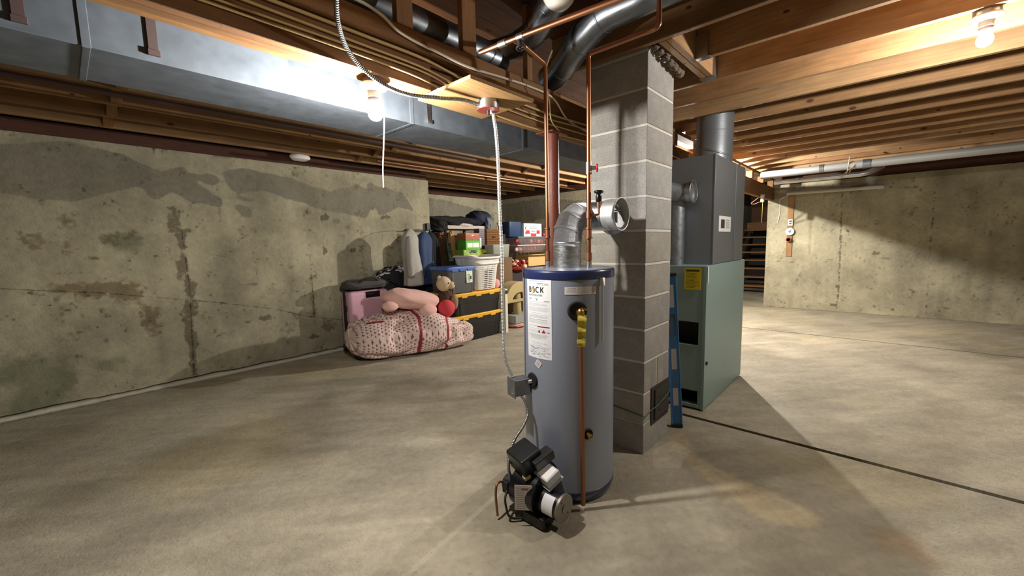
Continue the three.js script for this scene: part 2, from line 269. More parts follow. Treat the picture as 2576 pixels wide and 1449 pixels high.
{
  const X0 = -3.2, X1 = 3.86, L = X1 - X0, sh = (p) => p.map(([x, y]) => [x - X0, y]);
  const m = wallMaterial(L, WT, 2048, 676, 4, {
    damp: (g, sx, sy) => {
      for (const p of [
        [[-3, 2.25], [-0.25, 2.21], [0.11, 2.30], [0.46, 2.23], [0.73, 2.11], [0.89, 2.18], [0.98, 2.03], [1.19, 1.87], [1.20, 1.79], [0.91, 1.85], [0.78, 1.93], [0.64, 1.83], [0.56, 1.97], [0.34, 1.89], [0.10, 1.78], [-0.28, 1.84], [-3, 1.8]],
        [[1.23, 2.17], [1.40, 2.23], [1.83, 2.18], [2.33, 2.05], [2.72, 2.16], [2.9, 2.1], [2.95, 1.95], [2.8, 1.72], [2.69, 1.76], [2.32, 1.80], [2.06, 1.87], [1.59, 2.00], [1.33, 1.95], [1.24, 2.05]],
        [[1.28, 1.83], [1.45, 1.81], [1.45, 1.72], [1.52, 1.68], [1.37, 1.69]], [[1.29, 1.92], [1.52, 1.91], [1.47, 1.87], [1.33, 1.89]], [[2.85, 2.2], [3.4, 2.1], [3.6, 1.85], [3.3, 1.9], [3.0, 1.75]]]) poly(g, sh(p), sx, sy);
      for (const [x, y, r] of [[1.10, 2.08, 0.09], [0.97, 2.09, 0.05], [1.81, 1.9, 0.03], [1.7, 1.9, 0.03], [2.4, 1.68, 0.06], [2.55, 1.6, 0.05]]) { g.beginPath(); g.ellipse(sx(x - X0), sy(y), sx(r), sy(r * 0.6), 0, 0, 7); g.fill(); }
    },
    dark: (g, sx, sy) => {
      line(g, sh([[0.78, 1.75], [0.82, 1.43], [0.82, 0.99], [0.81, 0.54], [0.80, 0.06]]), sx, sy, 17);
      for (const [x, y, rx, ry] of [[0.85, 0.97, 0.04, 0.08], [0.85, 0.76, 0.04, 0.07], [0.82, 1.48, 0.03, 0.06], [0.75, 1.61, 0.03, 0.07], [0.83, 0.42, 0.03, 0.09], [0.77, 0.68, 0.025, 0.07], [0.77, 1.15, 0.015, 0.1], [0.86, 1.55, 0.03, 0.02], [0.78, 0.5, 0.02, 0.08], [1.50, 0.56, 0.05, 0.03], [1.32, 0.54, 0.03, 0.02], [2.02, 0.25, 0.05, 0.03], [0.61, 1.30, 0.02, 0.02], [1.01, 0.88, 0.02, 0.02], [1.43, 1.30, 0.02, 0.02], [2.23, 1.31, 0.025, 0.04], [2.26, 1.72, 0.04, 0.03], [0.2, 1.3, 0.03, 0.02], [2.6, 1.3, 0.03, 0.02], [0.05, 1.18, 0.09, 0.012], [3.1, 1.75, 0.06, 0.03], [3.3, 1.5, 0.03, 0.03], [1.35, 1.52, 0.012, 0.012], [1.75, 1.35, 0.015, 0.015]]) { g.beginPath(); g.ellipse(sx(x - X0), sy(y), sx(rx * 1.35), sy(ry * 1.25), 0, 0, 7); g.fill(); }
    },
    blot: (g, sx, sy) => {
      for (const p of [[[-0.13, 1.10], [0.20, 1.08], [0.47, 1.05], [0.47, 0.88], [0.33, 0.85], [0.19, 0.97], [-0.11, 1.00]], [[0.46, 0.86], [0.58, 0.80], [0.52, 0.50], [0.46, 0.52]]]) poly(g, sh(p), sx, sy);
      for (const [x, y, r] of [[-0.15, 1.46, 0.09], [0.03, 1.41, 0.06], [0.44, 1.52, 0.06], [0.30, 1.46, 0.06], [-0.11, 0.62, 0.05], [-0.01, 0.62, 0.04], [-0.08, 0.81, 0.05], [-0.21, 1.30, 0.03], [0.07, 1.63, 0.05], [-0.5, 1.2, 0.1], [-1.1, 1.5, 0.12], [-0.8, 0.6, 0.12], [-1.6, 0.9, 0.14], [-0.45, 0.8, 0.07], [1.7, 0.4, 0.08], [2.2, 0.35, 0.1], [3.3, 1.1, 0.07]]) { g.beginPath(); g.ellipse(sx(x - X0), sy(y), sx(r), sy(r * 0.8), 0, 0, 7); g.fill(); }
      line(g, sh([[2.05, 1.81], [2.04, 1.31], [2.03, 0.77], [2.04, 0.21]]), sx, sy, 10); line(g, sh([[2.72, 1.9], [2.73, 1.2], [2.72, 0.4]]), sx, sy, 10);
    },
    moss: (g, sx, sy) => { for (const [x, y, r] of [[-0.32, 0.39, 0.15], [-0.14, 0.28, 0.14], [-0.32, 0.10, 0.16], [0.20, 0.30, 0.1], [-0.9, 0.25, 0.25], [-1.6, 0.3, 0.3], [0.4, 1.45, 0.12]]) { g.beginPath(); g.ellipse(sx(x - X0), sy(y), sx(r), sy(r * 0.8), 0, 0, 7); g.fill(); } },
    crack: (g, sx, sy) => { line(g, sh([[-1.4, 1.2], [-0.6, 1.12], [-0.13, 1.04], [0.19, 0.99], [0.59, 0.90], [1.08, 0.79], [1.60, 0.65], [1.96, 0.51], [2.39, 0.40]]), sx, sy, 2); line(g, sh([[2.05, 1.81], [2.04, 0.1]]), sx, sy, 1.5); line(g, sh([[0.82, 1.75], [0.84, 1.0], [0.8, 0.06]]), sx, sy, 2); line(g, sh([[1.0, 1.32], [1.35, 1.22], [1.8, 1.14]]), sx, sy, 1); },
  });
  const g = span(X0, X1, 0, WT, -6.8, -5.208, 0.006); planeUV(g, (x, y, z) => (x - X0) / L + (z + 5.208) * 0.1, (x, y) => y / WT);
  structMesh('wall_left', 'stained poured concrete wall with damp patches and vertical form lines', g, m);
  // lumpy mortar fillet along its foot
  const fil = surf(4, 240, (u, v, q) => { const x = X0 + 0.02 + v * (X1 - X0 - 0.04), k = 0.03 + 0.035 * fbm(x * 5, 3, 3); const c = [[0, 0.0], [k * 1.25, 0.0], [k * 0.5, k * 0.55], [0, k * 1.1], [0, 0]][Math.round(u * 4)]; q.set(x, c[1], -5.209 + c[0]); });
  structMesh('baseboard_left', 'pale mortar fillet along the foot of the stained wall', fil, std({ color: 0xd2cbb8, roughness: 0.95, bumpMap: tiled(grainBump, 2, 2), bumpScale: 0.004, side: THREE.DoubleSide }));
}
{
  const wm = wallMaterial(3.2, WT, 640, 466, 31, { damp: (g, sx, sy) => { poly(g, [[0, 2.2], [1.2, 2.25], [2.4, 2.1], [2.9, 1.9], [2.2, 1.7], [1.2, 1.85], [0.3, 1.7]], sx, sy); }, crack: (g, sx, sy) => line(g, [[0.3, 0], [0.32, 2.3]], sx, sy, 2) });
  const gRear = span(3.80, 6.9, 0, WT, -6.75, -6.55, 0.006); planeUV(gRear, (x) => (x - 3.8) / 3.2, (x, y) => y / WT); structMesh('wall_rear', 'grey concrete wall of the storage recess', gRear, wm);
  const gEnd = span(6.775, 6.975, 0, WT, -6.6, -3.2, 0.006); planeUV(gEnd, (x, y, z) => (z + 6.6) / 3.4, (x, y) => y / WT);
  structMesh('wall_end', 'concrete wall closing the storage recess behind the boxes', gEnd, wm);
  const gRet = span(6.8, 15.2, 0, WT, -3.4, -3.2, 0.006); planeUV(gRet, (x) => (x - 6.8) / 4, (x, y) => y / WT); structMesh('wall_stairwell', 'concrete wall on the far flank of the stairs', gRet, wm);
  const Z0 = -1.71, Z1 = 2.8, L = Z1 - Z0;
  const m = wallMaterial(L, WT, 1536, 600, 77, {
    blot: (g, sx, sy) => { for (const [z, y, r] of [[-0.1, 1.55, 0.05], [0.3, 1.7, 0.06], [-0.85, 0.55, 0.05]]) { g.beginPath(); g.ellipse(sx(z - Z0), sy(y), sx(r), sy(r * 0.7), 0.3, 0, 7); g.fill(); } },
    dark: (g, sx, sy) => { line(g, [[-0.60, 2.2], [-0.57, 1.02], [-0.56, 0.43], [-0.57, 0.05]].map(([z, y]) => [z - Z0, y]), sx, sy, 9); line(g, [[0.54, 2.0], [0.54, 1.02], [0.56, 0.07]].map(([z, y]) => [z - Z0, y]), sx, sy, 7); line(g, [[-0.47, 0.52], [-0.31, 0.39], [-0.20, 0.18], [-0.08, 0.12], [0.0, 0.12]].map(([z, y]) => [z - Z0, y]), sx, sy, 4); for (const [z, y, r] of [[-0.1, 1.05, 0.05], [-0.85, 0.5, 0.03], [-1.2, 0.12, 0.03], [-1.05, 0.1, 0.02], [-0.62, 0.12, 0.05]]) { g.beginPath(); g.ellipse(sx(z - Z0), sy(y), sx(r), sy(r * 0.7), 0, 0, 7); g.fill(); } },
    crack: (g, sx, sy) => line(g, [[0, 0.9], [0.6, 0.86], [1.1, 0.95]], sx, sy, 1.2),
  });
  const gR = span(9.25, 9.5, 0, WT, Z0, Z1, 0.006); planeUV(gR, (x, y, z) => (z - Z0) / L + (x - 9.25) * 0.2, (x, y) => y / WT);
  structMesh('wall_right', 'buff concrete wall with dark vertical form lines beside the stairs', gR, m);
  const gS = span(9.5, 15.2, 0, WT, -1.71, -1.5, 0.006); planeUV(gS, (x) => (x - 9.5) / 5, (x, y) => y / WT); structMesh('wall_stairside', 'concrete flank wall of the stairs', gS, m);
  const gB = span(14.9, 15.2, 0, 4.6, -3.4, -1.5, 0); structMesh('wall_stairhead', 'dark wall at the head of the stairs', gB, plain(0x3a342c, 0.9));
  const back = wallMaterial(7, WT, 512, 256, 120, {});
  const gN = span(-3.4, 9.5, 0, WT, 2.8, 3.0, 0); planeUV(gN, (x) => x / 7, (x, y) => y / WT); structMesh('wall_near', 'concrete wall behind the viewer', gN, back);
  const gX = span(-3.4, -3.2, 0, WT, -7, 3.0, 0); planeUV(gX, (x, y, z) => z / 7, (x, y) => y / WT); structMesh('wall_outer', 'concrete wall on the far side of the viewer', gX, back);
}
const JB = 2.43, JT = 2.665, JW = 0.038;   // joist bottom, top, thickness
{
  // sill plates and rim boards on the concrete
  structMesh('trim_1', 'weathered red-brown sill plate on the stained wall', [span(-3.2, 3.84, WT + 0.001, 2.429, -5.36, -5.225, 0.004), span(-3.2, 3.84, JB, JT - 0.001, -5.42, -5.37, 0.003)], M.sill);
  structMesh('trim_2', 'weathered sill plate on the recess wall', [span(3.86, 6.78, WT + 0.001, 2.429, -6.7, -6.56, 0.004), span(3.86, 6.78, JB, JT - 0.001, -6.73, -6.71, 0.003), span(6.79, 6.95, WT + 0.001, JT - 0.001, -6.6, -3.22, 0.004, 2), span(3.80, 3.858, WT + 0.001, JT - 0.001, -6.7, -5.43, 0.004, 2)], M.sill);
  structMesh('trim_3', 'sill plate and rim board on the buff wall', [span(9.27, 9.46, WT + 0.001, JT - 0.001, -1.5, 2.8, 0.004, 2), span(-3.4, 9.5, WT + 0.001, JT - 0.001, 2.81, 2.96, 0), span(-3.36, -3.22, WT + 0.001, JT - 0.001, -7, 2.8, 0)], M.sill);
}
{
  const ceiling = structure('ceiling', 'bare wooden joists and plank subfloor overhead');
  const r = rng(5);
  for (let z = -7; z < 3.0; z += 0.14) part(ceiling, 'subfloor_plank', span(-3.4, 15.2, JT, JT + 0.02, z, Math.min(3.0, z + 0.138), 0), M.subfloor);
  const joist = (x, z0, z1, set = M.joist) => part(ceiling, 'joist', span(x - JW, x, JB + r() * 0.004 - 0.002, JT - 0.001, z0, z1, 0.004, 2), set[Math.floor(r() * set.length)]);
  for (let k = 0; k < 17; k++) {
    const x = 2.33 + 0.4064 * k;
    if (x < 9.3) joist(x, k === 1 ? -0.91 : -1.69, 2.79);
  }
  // beyond the girder the joists run the other way, along the stained wall
  const cross = (z, x0, x1) => part(ceiling, 'joist', span(x0, x1, JB + r() * 0.004 - 0.002, JT - 0.001, z - JW, z, 0.004), M.joist[Math.floor(r() * 4)]);
  for (let k = 0; k < 8; k++) cross(-2.22 - 0.4064 * k, -3.2, k < 3 ? 9.26 : 6.78);
  for (let k = 8; k < 11; k++) cross(-2.22 - 0.4064 * k, 3.87, 6.78);
  const brace = (x, z, s) => part(ceiling, 'bridging', move(turn(box(0.064, 0.036, 0.42, 0, 0, 0, 0.003, 2), s * 0.5), x, (JB + JT) / 2, z), M.joist[3]);
  for (const x of [0.3, 2.6, 4.9]) for (let k = 0; k < 7; k++) { brace(x, -2.22 - 0.4064 * (k + 0.5) - 0.019, 1); brace(x + 0.075, -2.22 - 0.4064 * (k + 0.5) - 0.019, -1); }
  for (let k = -13; k < 0; k++) joist(2.33 + 0.4064 * k, -0.75, 2.79);
  part(ceiling, 'header', span(-3.2, 1.93, JB, JT - 0.001, -0.83, -0.752, 0.004), M.joist[1]);
  part(ceiling, 'header', [span(2.331, 3.097, JB, JT - 0.001, -0.949, -0.911, 0.004), span(2.331, 3.097, JB, JT - 0.001, -0.989, -0.951, 0.004)], M.joist[2]);
  // joist hangers
  part(ceiling, 'joist_hanger', [span(2.686, 2.736, JB - 0.003, JB, -0.91, -0.83, 0), span(2.732, 2.735, JB - 0.003, JB + 0.13, -0.91, -0.84, 0), span(2.688, 2.691, JB - 0.003, JB + 0.13, -0.91, -0.84, 0)], M.steel);
  part(ceiling, 'joist_hanger', [span(3.03, 3.098, JB - 0.004, JB - 0.001, -0.995, -0.905, 0), span(3.02, 3.024, JB - 0.004, JB + 0.14, -0.911, -0.907, 0), span(3.03, 3.098, JB - 0.004, JB + 0.15, -0.909, -0.906, 0)], M.steel);
  // closing the stairwell overhead
  part(ceiling, 'stairwell_lining', [span(9.3, 9.34, JB, JT - 0.001, -3.2, -1.72, 0), span(9.3, 15.2, WT + 0.002, JT - 0.001, -3.38, -3.22, 0), span(9.52, 15.2, WT + 0.002, JT - 0.001, -1.7, -1.52, 0)], M.darkWood);
}
const GB = 2.047, GT = 2.282, GN = -1.572, GF = -1.688;   // dropped girder: bottom, top, near and far faces
{
  const girder = structure('girder', 'built-up timber girder under the joists with short posts on top');
  for (const [z0, z1, x0, x1, m] of [[GF, GF + 0.038, -3.2, 9.28, M.girderPale], [GF + 0.039, GF + 0.077, -3.2, 9.28, M.girder], [GN - 0.038, GN, -3.2, 1.209, M.girder]]) part(girder, 'girder_ply', span(x0, x1, GB, GT, z0, z1, 0.005), m);
  part(girder, 'ledger', span(-3.2, 2.10, 2.186, 2.262, GN + 0.0005, GN + 0.034, 0.004), M.post);
  part(girder, 'ledger_packing', span(1.211, 2.10, 2.187, 2.261, GF + 0.078, GN, 0.003), M.girder);
  for (const [x, w] of [[1.059, 0.08], [1.422, 0.089], [1.877, 0.045], [0.69, 0.08], [0.34, 0.08], [-0.2, 0.08], [-1.0, 0.08], [-1.8, 0.08]]) part(girder, 'blocking', span(x - w / 2, x + w / 2, 2.2625, JT - 0.002, GN + 0.0005, GN + 0.034, 0.003, 1), M.post);
  part(girder, 'plywood_plate', span(1.2055, 1.621, GB - 0.017, GB - 0.001, -1.678, -1.306, 0.002), M.plywood, 'pale plywood plate under the girder');
  part(girder, 'top_plate', span(2.76, 9.26, JB - 0.039, JB - 0.003, GF, GN - 0.01, 0.004), M.post);
  for (const x of [2.85, 3.4, 4.2, 5.0, 5.8, 6.6, 7.4, 8.2, 9.0]) part(girder, 'blocking', span(x - 0.045, x + 0.045, GT + 0.001, JB - 0.0395, GF + 0.01, GN - 0.015, 0.003, 1), M.post);
}
{
  const c = thing('chimney', 'square grey concrete block chimney with white mortar joints', 'chimney', [2.544, 0, -1.25]);
  const X0 = 2.349, W = 0.39, Z1 = -1.055, H = 0.2032, y0 = 2.2193 - 11 * H, r = rng(12);
  const full = box(W, H - 0.013, W, 0, 0, 0, 0.004), half = box(W / 2 - 0.005, H - 0.013, W, 0, 0, 0, 0.004);
  const tints = [0xffffff, 0xf4f1ee, 0xe9e6e2, 0xf8f4ea].map((t) => { const m = M.block.clone(); m.color.set(t); return m; });
  const put = (g, x, y, z) => { const o = makeMesh('block', g, tints[Math.floor(r() * 4)]); o.position.set(x - 2.544 + (r() - 0.5) * 0.003, y, z + 1.25 + (r() - 0.5) * 0.003); c.add(o); };
  for (let k = 0; k < 13; k++) {
    const y = y0 + H * (k + 0.5) - (k === 0 ? -0.008 : 0), zc = Z1 - W / 2, xc = X0 + W / 2;
    if (k === 12) { const h = JT - 0.004 - (y0 + H * 12) - 0.006; const o = makeMesh('block', box(W, h, W, 0, 0, 0, 0.005), tints[0]); o.position.set(xc - 2.544, y0 + H * 12 + 0.006 + h / 2, zc + 1.25); c.add(o); }
    else if (k === 2) { put(half, xc - W / 4 - 0.0025, y, zc); put(half, xc + W / 4 + 0.0025, y, zc); } else put(full, xc, y, zc);
  }
  part(c, 'mortar', span(X0 + 0.0025, X0 + W - 0.0025, 0.001, JT - 0.01, Z1 - W + 0.0025, Z1 - 0.0025, 0), M.mortar);
  const iron = std({ color: 0x4a4640, metalness: 0.4, roughness: 0.8, bumpMap: tiled(grainBump, 6, 6), bumpScale: 0.004 });
  const fr = part(c, 'cleanout_door', [span(2.452, 2.732, 0.155, 0.405, Z1 - 0.004, Z1 + 0.007, 0.003)], iron, 'rusty black iron clean-out door');
  part(fr, 'door_leaf', span(2.488, 2.715, 0.185, 0.385, Z1 + 0.006, Z1 + 0.017, 0.004), iron); part(fr, 'latch', [span(2.56, 2.66, 0.28, 0.292, Z1 + 0.016, Z1 + 0.026, 0.003), span(2.54, 2.70, 0.325, 0.333, Z1 + 0.016, Z1 + 0.021, 0.002), span(2.54, 2.70, 0.235, 0.243, Z1 + 0.016, Z1 + 0.021, 0.002)], iron);
  single('green_wire', 'thin green wire tied round the foot of the block chimney', 'wire', cable([[2.343, 0.29, -1.449], [2.343, 0.272, -1.25], [2.343, 0.255, -1.07], [2.352, 0.252, -1.046], [2.42, 0.262, -1.046], [2.5, 0.278, -1.033], [2.58, 0.295, -1.03], [2.70, 0.32, -1.034], [2.744, 0.33, -1.049], [2.746, 0.335, -1.2]], 0.0032, 90), plain(0x3f6b58, 0.5));
  const ins = plain(0x6e5f52, 0.98);
  for (const [x, y, z, s] of [[2.37, 2.405, -1.035, 0.017], [2.43, 2.395, -1.035, 0.019], [2.50, 2.385, -1.03, 0.022], [2.57, 2.375, -1.03, 0.02], [2.63, 2.37, -1.03, 0.022], [2.69, 2.365, -1.03, 0.018], [2.735, 2.36, -1.03, 0.02]]) part(c, 'firestop_wool', lump(x, y + 0.03, z + 0.012, s * 1.5, s, s * 1.1, 1, 0.6, 4, x * 9, 20, 12), ins);
}

// ---------------------------------------------------------------- lamps
function lamp(i, yMount, label, boxGeo) {
  const [x, y, z, cd] = BULBS[i];
  const o = thing('bulb_lamp', label, 'lamp', [x, yMount, z], 'bare bulbs on porcelain holders');
  part(o, 'junction_box', boxGeo, i === 0 ? M.darkWood : M.galvDull);
  part(o, 'porcelain_holder', lathe([[0.0, 0.112], [0.056, 0.112], [0.058, 0.106], [0.052, 0.098], [0.034, 0.090], [0.028, 0.082], [0.0265, 0.066], [0.029, 0.064], [0.029, 0.058], [0.0255, 0.056], [0.0255, 0.048], [0.027, 0.046], [0.027, 0.038], [0.0, 0.038]], [x, y, z], UP, 32), M.porcelain);
  part(o, 'bulb', lathe([[0.0, -0.034], [0.012, -0.032], [0.022, -0.026], [0.029, -0.015], [0.0315, -0.002], [0.030, 0.010], [0.025, 0.022], [0.018, 0.033], [0.014, 0.04], [0.013, 0.05], [0, 0.05]], [x, y, z], UP, 28), M.bulb);
  const l = new THREE.PointLight(BULB_COLOR, cd, 0, 2); l.position.set(0, y - yMount, 0); l.castShadow = true; l.shadow.radius = 1.5; o.add(l);
  return o;
}
const firstLamp = lamp(0, 2.047, 'bare glowing bulb in porcelain holder under the girder beside the metal duct', [rod([0.951, 2.022, -1.63], [0.951, 2.0465, -1.63], 0.05, 8)]);
lamp(1, 2.43, 'bare glowing bulb in porcelain holder among the joists', [rod([3.17, 2.407, 0.31], [3.17, 2.45, 0.31], 0.05, 8)]);
lamp(2, 2.43, 'bare bulb in porcelain holder hidden behind the grey plenum', [rod([6.5, 2.407, -2.2], [6.5, 2.429, -2.2], 0.05, 8)]);
part(firstLamp, 'pull_cord', cable([[0.975, 2.0, -1.625], [0.986, 1.91, -1.62], [0.98, 1.78, -1.626], [0.972, 1.68, -1.63], [0.97, 1.60, -1.63]], 0.003, 30), M.white, 'thin white pull cord');

// ---------------------------------------------------------------- water heater
const HX = 1.836, HZ = -1.265, HR = 0.2443, HT = 1.212;
const hp = (deg, y, dr = 0) => [HX + (HR + dr) * Math.cos(deg * Math.PI / 180), y, HZ + (HR + dr) * Math.sin(deg * Math.PI / 180)];
const hn = (deg) => V(Math.cos(deg * Math.PI / 180), 0, Math.sin(deg * Math.PI / 180));
// a sheet wrapped on the tank: a0 its left edge, a1 its right edge as seen
function wrap(a0, a1, y0, y1, dr, n = 16) {
  const g = new THREE.BufferGeometry(), pos = [], nor = [], uv = [], idx = [];
  for (let i = 0; i <= n; i++) { const a = mix(a0, a1, i / n), N = hn(a); for (const y of [y0, y1]) { pos.push(...hp(a, y, dr)); nor.push(N.x, 0, N.z); uv.push(i / n, y === y0 ? 0 : 1); } if (i < n) idx.push(2 * i, 2 * i + 2, 2 * i + 1, 2 * i + 1, 2 * i + 2, 2 * i + 3); }
  g.setAttribute('position', new THREE.Float32BufferAttribute(pos, 3)); g.setAttribute('normal', new THREE.Float32BufferAttribute(nor, 3)); g.setAttribute('uv', new THREE.Float32BufferAttribute(uv, 2)); g.setIndex(idx); return clean(g);
}
{
  const o = thing('water_heater', 'tall slate-blue cylindrical water heater with navy rims and paper labels', 'water heater', [HX, 0, HZ]);
  const paint = phys({ color: 0x8f97a8, roughness: 0.4, metalness: 0.15, clearcoat: 0.35, clearcoatRoughness: 0.3, bumpMap: tiled(grainBump, 8, 4), bumpScale: 0.0004 });
  const navy = phys({ color: 0x1f2a57, roughness: 0.3, clearcoat: 0.6, clearcoatRoughness: 0.2 });
  part(o, 'jacket', lathe([[0.236, 0.035], [HR, 0.05], [HR, 1.17], [0.238, 1.175]], [HX, 0, HZ], UP, 96), paint);
  part(o, 'top_rim', lathe([[0.2, 1.196], [0.225, 1.208], [0.240, 1.209], [0.2465, 1.203], [0.2475, 1.193], [0.2475, 1.166], [0.2455, 1.163], [0.2, 1.163]], [HX, 0, HZ], UP, 96), navy);
  part(o, 'top_lid', lathe([[0, 1.214], [0.19, 1.211], [0.232, 1.206], [0.232, 1.19]], [HX, 0, HZ], UP, 64), phys({ color: 0x8d95a2, roughness: 0.35, metalness: 0.3, clearcoat: 0.3 }));
  part(o, 'bottom_rim', lathe([[0, 0.001], [0.226, 0.001], [0.234, 0.008], [0.2462, 0.046], [0.2462, 0.062], [0.2445, 0.064], [0.2, 0.064]], [HX, 0, HZ], UP, 96), navy);
  const label = canvasTexture(512, 1272, (g, w, h) => {
    g.fillStyle = '#eceef2'; g.fillRect(0, 0, w, h); const r = rng(3);
    g.fillStyle = '#777'; g.fillRect(50, 18, 350, 5); g.fillStyle = '#3a3a40'; g.fillRect(250, 56, 120, 8); g.fillRect(380, 60, 80, 6); g.fillRect(240, 78, 230, 5);
    g.fillStyle = '#15161c'; g.font = 'bold 128px sans-serif'; g.fillText('B', 46, 206); g.fillText('C', 212, 206); g.fillText('K', 304, 206);
    const drop = (x, y, s, c) => { g.fillStyle = c; g.beginPath(); g.moveTo(x, y - s * 1.5); g.quadraticCurveTo(x + s, y - s * 0.3, x + s * 0.8, y + s * 0.25); g.arc(x, y + s * 0.2, s * 0.8, 0, Math.PI); g.quadraticCurveTo(x - s, y - s * 0.3, x, y - s * 1.5); g.fill(); };
    drop(170, 168, 46, '#22304e'); drop(166, 172, 36, '#e8b23a'); drop(172, 182, 24, '#d9542a'); drop(158, 184, 16, '#f3e7c5');
    g.fillStyle = '#15161c'; g.font = 'bold 40px sans-serif'; g.fillText('WATER HEATERS', 46, 262, 340);
    g.font = '20px sans-serif'; g.fillStyle = '#444'; g.fillRect(205, 292, 70, 6); g.fillRect(228, 312, 20, 12); g.fillRect(240, 322, 22, 10); g.fillStyle = '#666'; g.fillRect(60, 300, 60, 14); g.fillRect(390, 332, 90, 8); g.fillRect(40, 352, 440, 3);
    let y = 380; while (y < 960) { if (y > 700 && y < 800) { y += 30; } const ind = r() < 0.25 ? 90 : 40, len = ind > 60 ? 220 + r() * 120 : 380 + r() * 60; g.fillStyle = r() < 0.2 ? '#555' : '#9a9ca2'; for (let x = ind; x < ind + len;) { const k = 14 + r() * 40; g.fillRect(x, y, Math.min(k, ind + len - x), 5); x += k + 6; } y += r() < 0.2 ? 30 : 15; }
    g.fillStyle = '#a3263a'; g.fillRect(250, 742, 230, 18); g.beginPath(); g.moveTo(330, 850); g.lineTo(372, 790); g.lineTo(410, 850); g.fill(); g.fillStyle = '#333'; g.fillRect(270, 805, 26, 46); g.fillRect(440, 830, 36, 10);
    g.fillStyle = '#b9bdca'; for (let k = 0; k < 90; k++) { g.fillRect(40 + r() * 400, 1000 + r() * 220, 20 + r() * 60, 4); } g.fillStyle = '#8f95a6'; for (let k = 0; k < 60; k++) g.fillRect(40 + r() * 400, 1080 + r() * 150, 10 + r() * 50, 4 + r() * 6);
  });
  part(o, 'instruction_label', wrap(203.2, 164.4, 0.758, 1.1625, 0.0012), std({ map: label, roughness: 0.5 }), 'tall white printed instruction label');
  const rating = canvasTexture(512, 128, (g, w, h) => { g.fillStyle = '#e3e0de'; g.fillRect(0, 0, w, h); g.fillStyle = '#555'; g.fillRect(46, 26, 130, 10); g.fillRect(30, 52, 150, 4); g.fillRect(30, 78, 150, 6); g.fillStyle = '#cfcac8'; g.fillRect(190, 10, 290, 104); });
  part(o, 'rating_label', wrap(149, 111, 1.092, 1.130, 0.0012), std({ map: rating, roughness: 0.55 }), 'small white rating sticker');
  const seal = canvasTexture(128, 128, (g) => { g.fillStyle = '#e6dfe2'; g.fillRect(0, 0, 128, 128); g.strokeStyle = '#6b4b52'; g.lineWidth = 5; g.strokeRect(22, 22, 84, 84); g.fillStyle = '#8d6b74'; for (let k = 0; k < 6; k++) g.fillRect(34, 34 + k * 11, 60, 6); });
  part(o, 'diamond_sticker', turnSticker(), std({ map: seal, roughness: 0.5 }));
  function turnSticker() { const g = clean(new THREE.PlaneGeometry(0.036, 0.036)); g.rotateZ(Math.PI / 4 + 0.2); g.rotateY(-Math.PI / 2 - 4 * Math.PI / 180); const p = hp(-176, 0.729, 0.0016); return g.translate(...p); }
  const grommet = (deg, y, r) => part(o, 'grommet', lathe([[0, 0.004], [r * 0.6, 0.006], [r * 0.85, 0.009], [r, 0.005], [r * 1.03, -0.006], [0, -0.006]], hp(deg, y), hn(deg), 28), M.rubber);
  grommet(134.7, 1.012, 0.048); grommet(122.8, 0.379, 0.028); grommet(-165, 0.63, 0.04);
  // relief valve with its paper tag and discharge tube
  const a = 133, v = part(o, 'relief_valve', [rod(hp(a, 1.005), hp(a, 1.005, 0.045), 0.016, 14), lathe([[0, 0.03], [0.010, 0.03], [0.014, 0.022], [0.018, 0.016], [0.018, -0.03], [0.013, -0.034], [0, -0.034]], hp(a, 1.0, 0.042)), rod(hp(a, 1.03, 0.042), hp(a - 7, 1.022, 0.055), 0.005, 8)], M.brass, 'brass relief valve');
  part(v, 'discharge_tube', rod(hp(a, 0.965, 0.042), hp(a - 1.5, 0.028, 0.042), 0.0115, 16), M.copperDull, 'brown copper discharge tube');
  const tagMap = canvasTexture(128, 384, (g) => { g.fillStyle = '#e2cf4e'; g.fillRect(0, 0, 128, 384); const r = rng(8); g.fillStyle = '#8d8230'; for (let y = 70; y < 370; y += 9) g.fillRect(12, y, 60 + r() * 44, 4); g.fillRect(10, 250, 108, 3); });
  part(v, 'warning_tag', tagGeo(), std({ map: tagMap, roughness: 0.6, side: THREE.DoubleSide }), 'crumpled yellow warning tag');
  function tagGeo() { const g = surfOpen(6, 14, (u, w, q) => { const d = hn(a), t = V(-d.z, 0, d.x), k = (u - 0.5) * 0.042 * (1 + 0.1 * Math.sin(w * 9)); const off = 0.062 + 0.006 * Math.sin(u * 3 + w * 8) + 0.004 * Math.sin(w * 17); const P = hp(a, 0, off); q.set(P[0] - t.x * (k - 0.004 + 0.006 * w), 1.0 - (1 - w) * 0.15, P[2] - t.z * (k - 0.004 + 0.006 * w)); }); return g; }
  part(o, 'drain_valve', [rod(hp(122.8, 0.379), hp(122.8, 0.377, 0.034), 0.012, 12), rod(hp(121, 0.379, 0.034), hp(124, 0.372, 0.034), 0.015, 6)], M.brass, 'brass drain cock');
  // plastic strip hanging on the far flank
  const sa = 104; part(o, 'document_pouch', [turnPouch()], M.white, 'white plastic hanging strip');
  function turnPouch() { const p = hp(sa, 0, 0.012); return mergeGeometries([box(0.006, 0.04, 0.03, p[0], 1.150, p[2], 0.002), box(0.004, 0.30, 0.012, p[0], 1.0, p[2], 0.0015)]); }
  // nipples on the lid
  part(o, 'pipe_nipple', [rod([1.83, 1.205, -1.127], [1.83, 1.245, -1.127], 0.014, 14)], M.galv); part(o, 'pipe_nipple', [rod([1.814, 1.205, -1.381], [1.814, 1.245, -1.381], 0.014, 14)], M.galv);
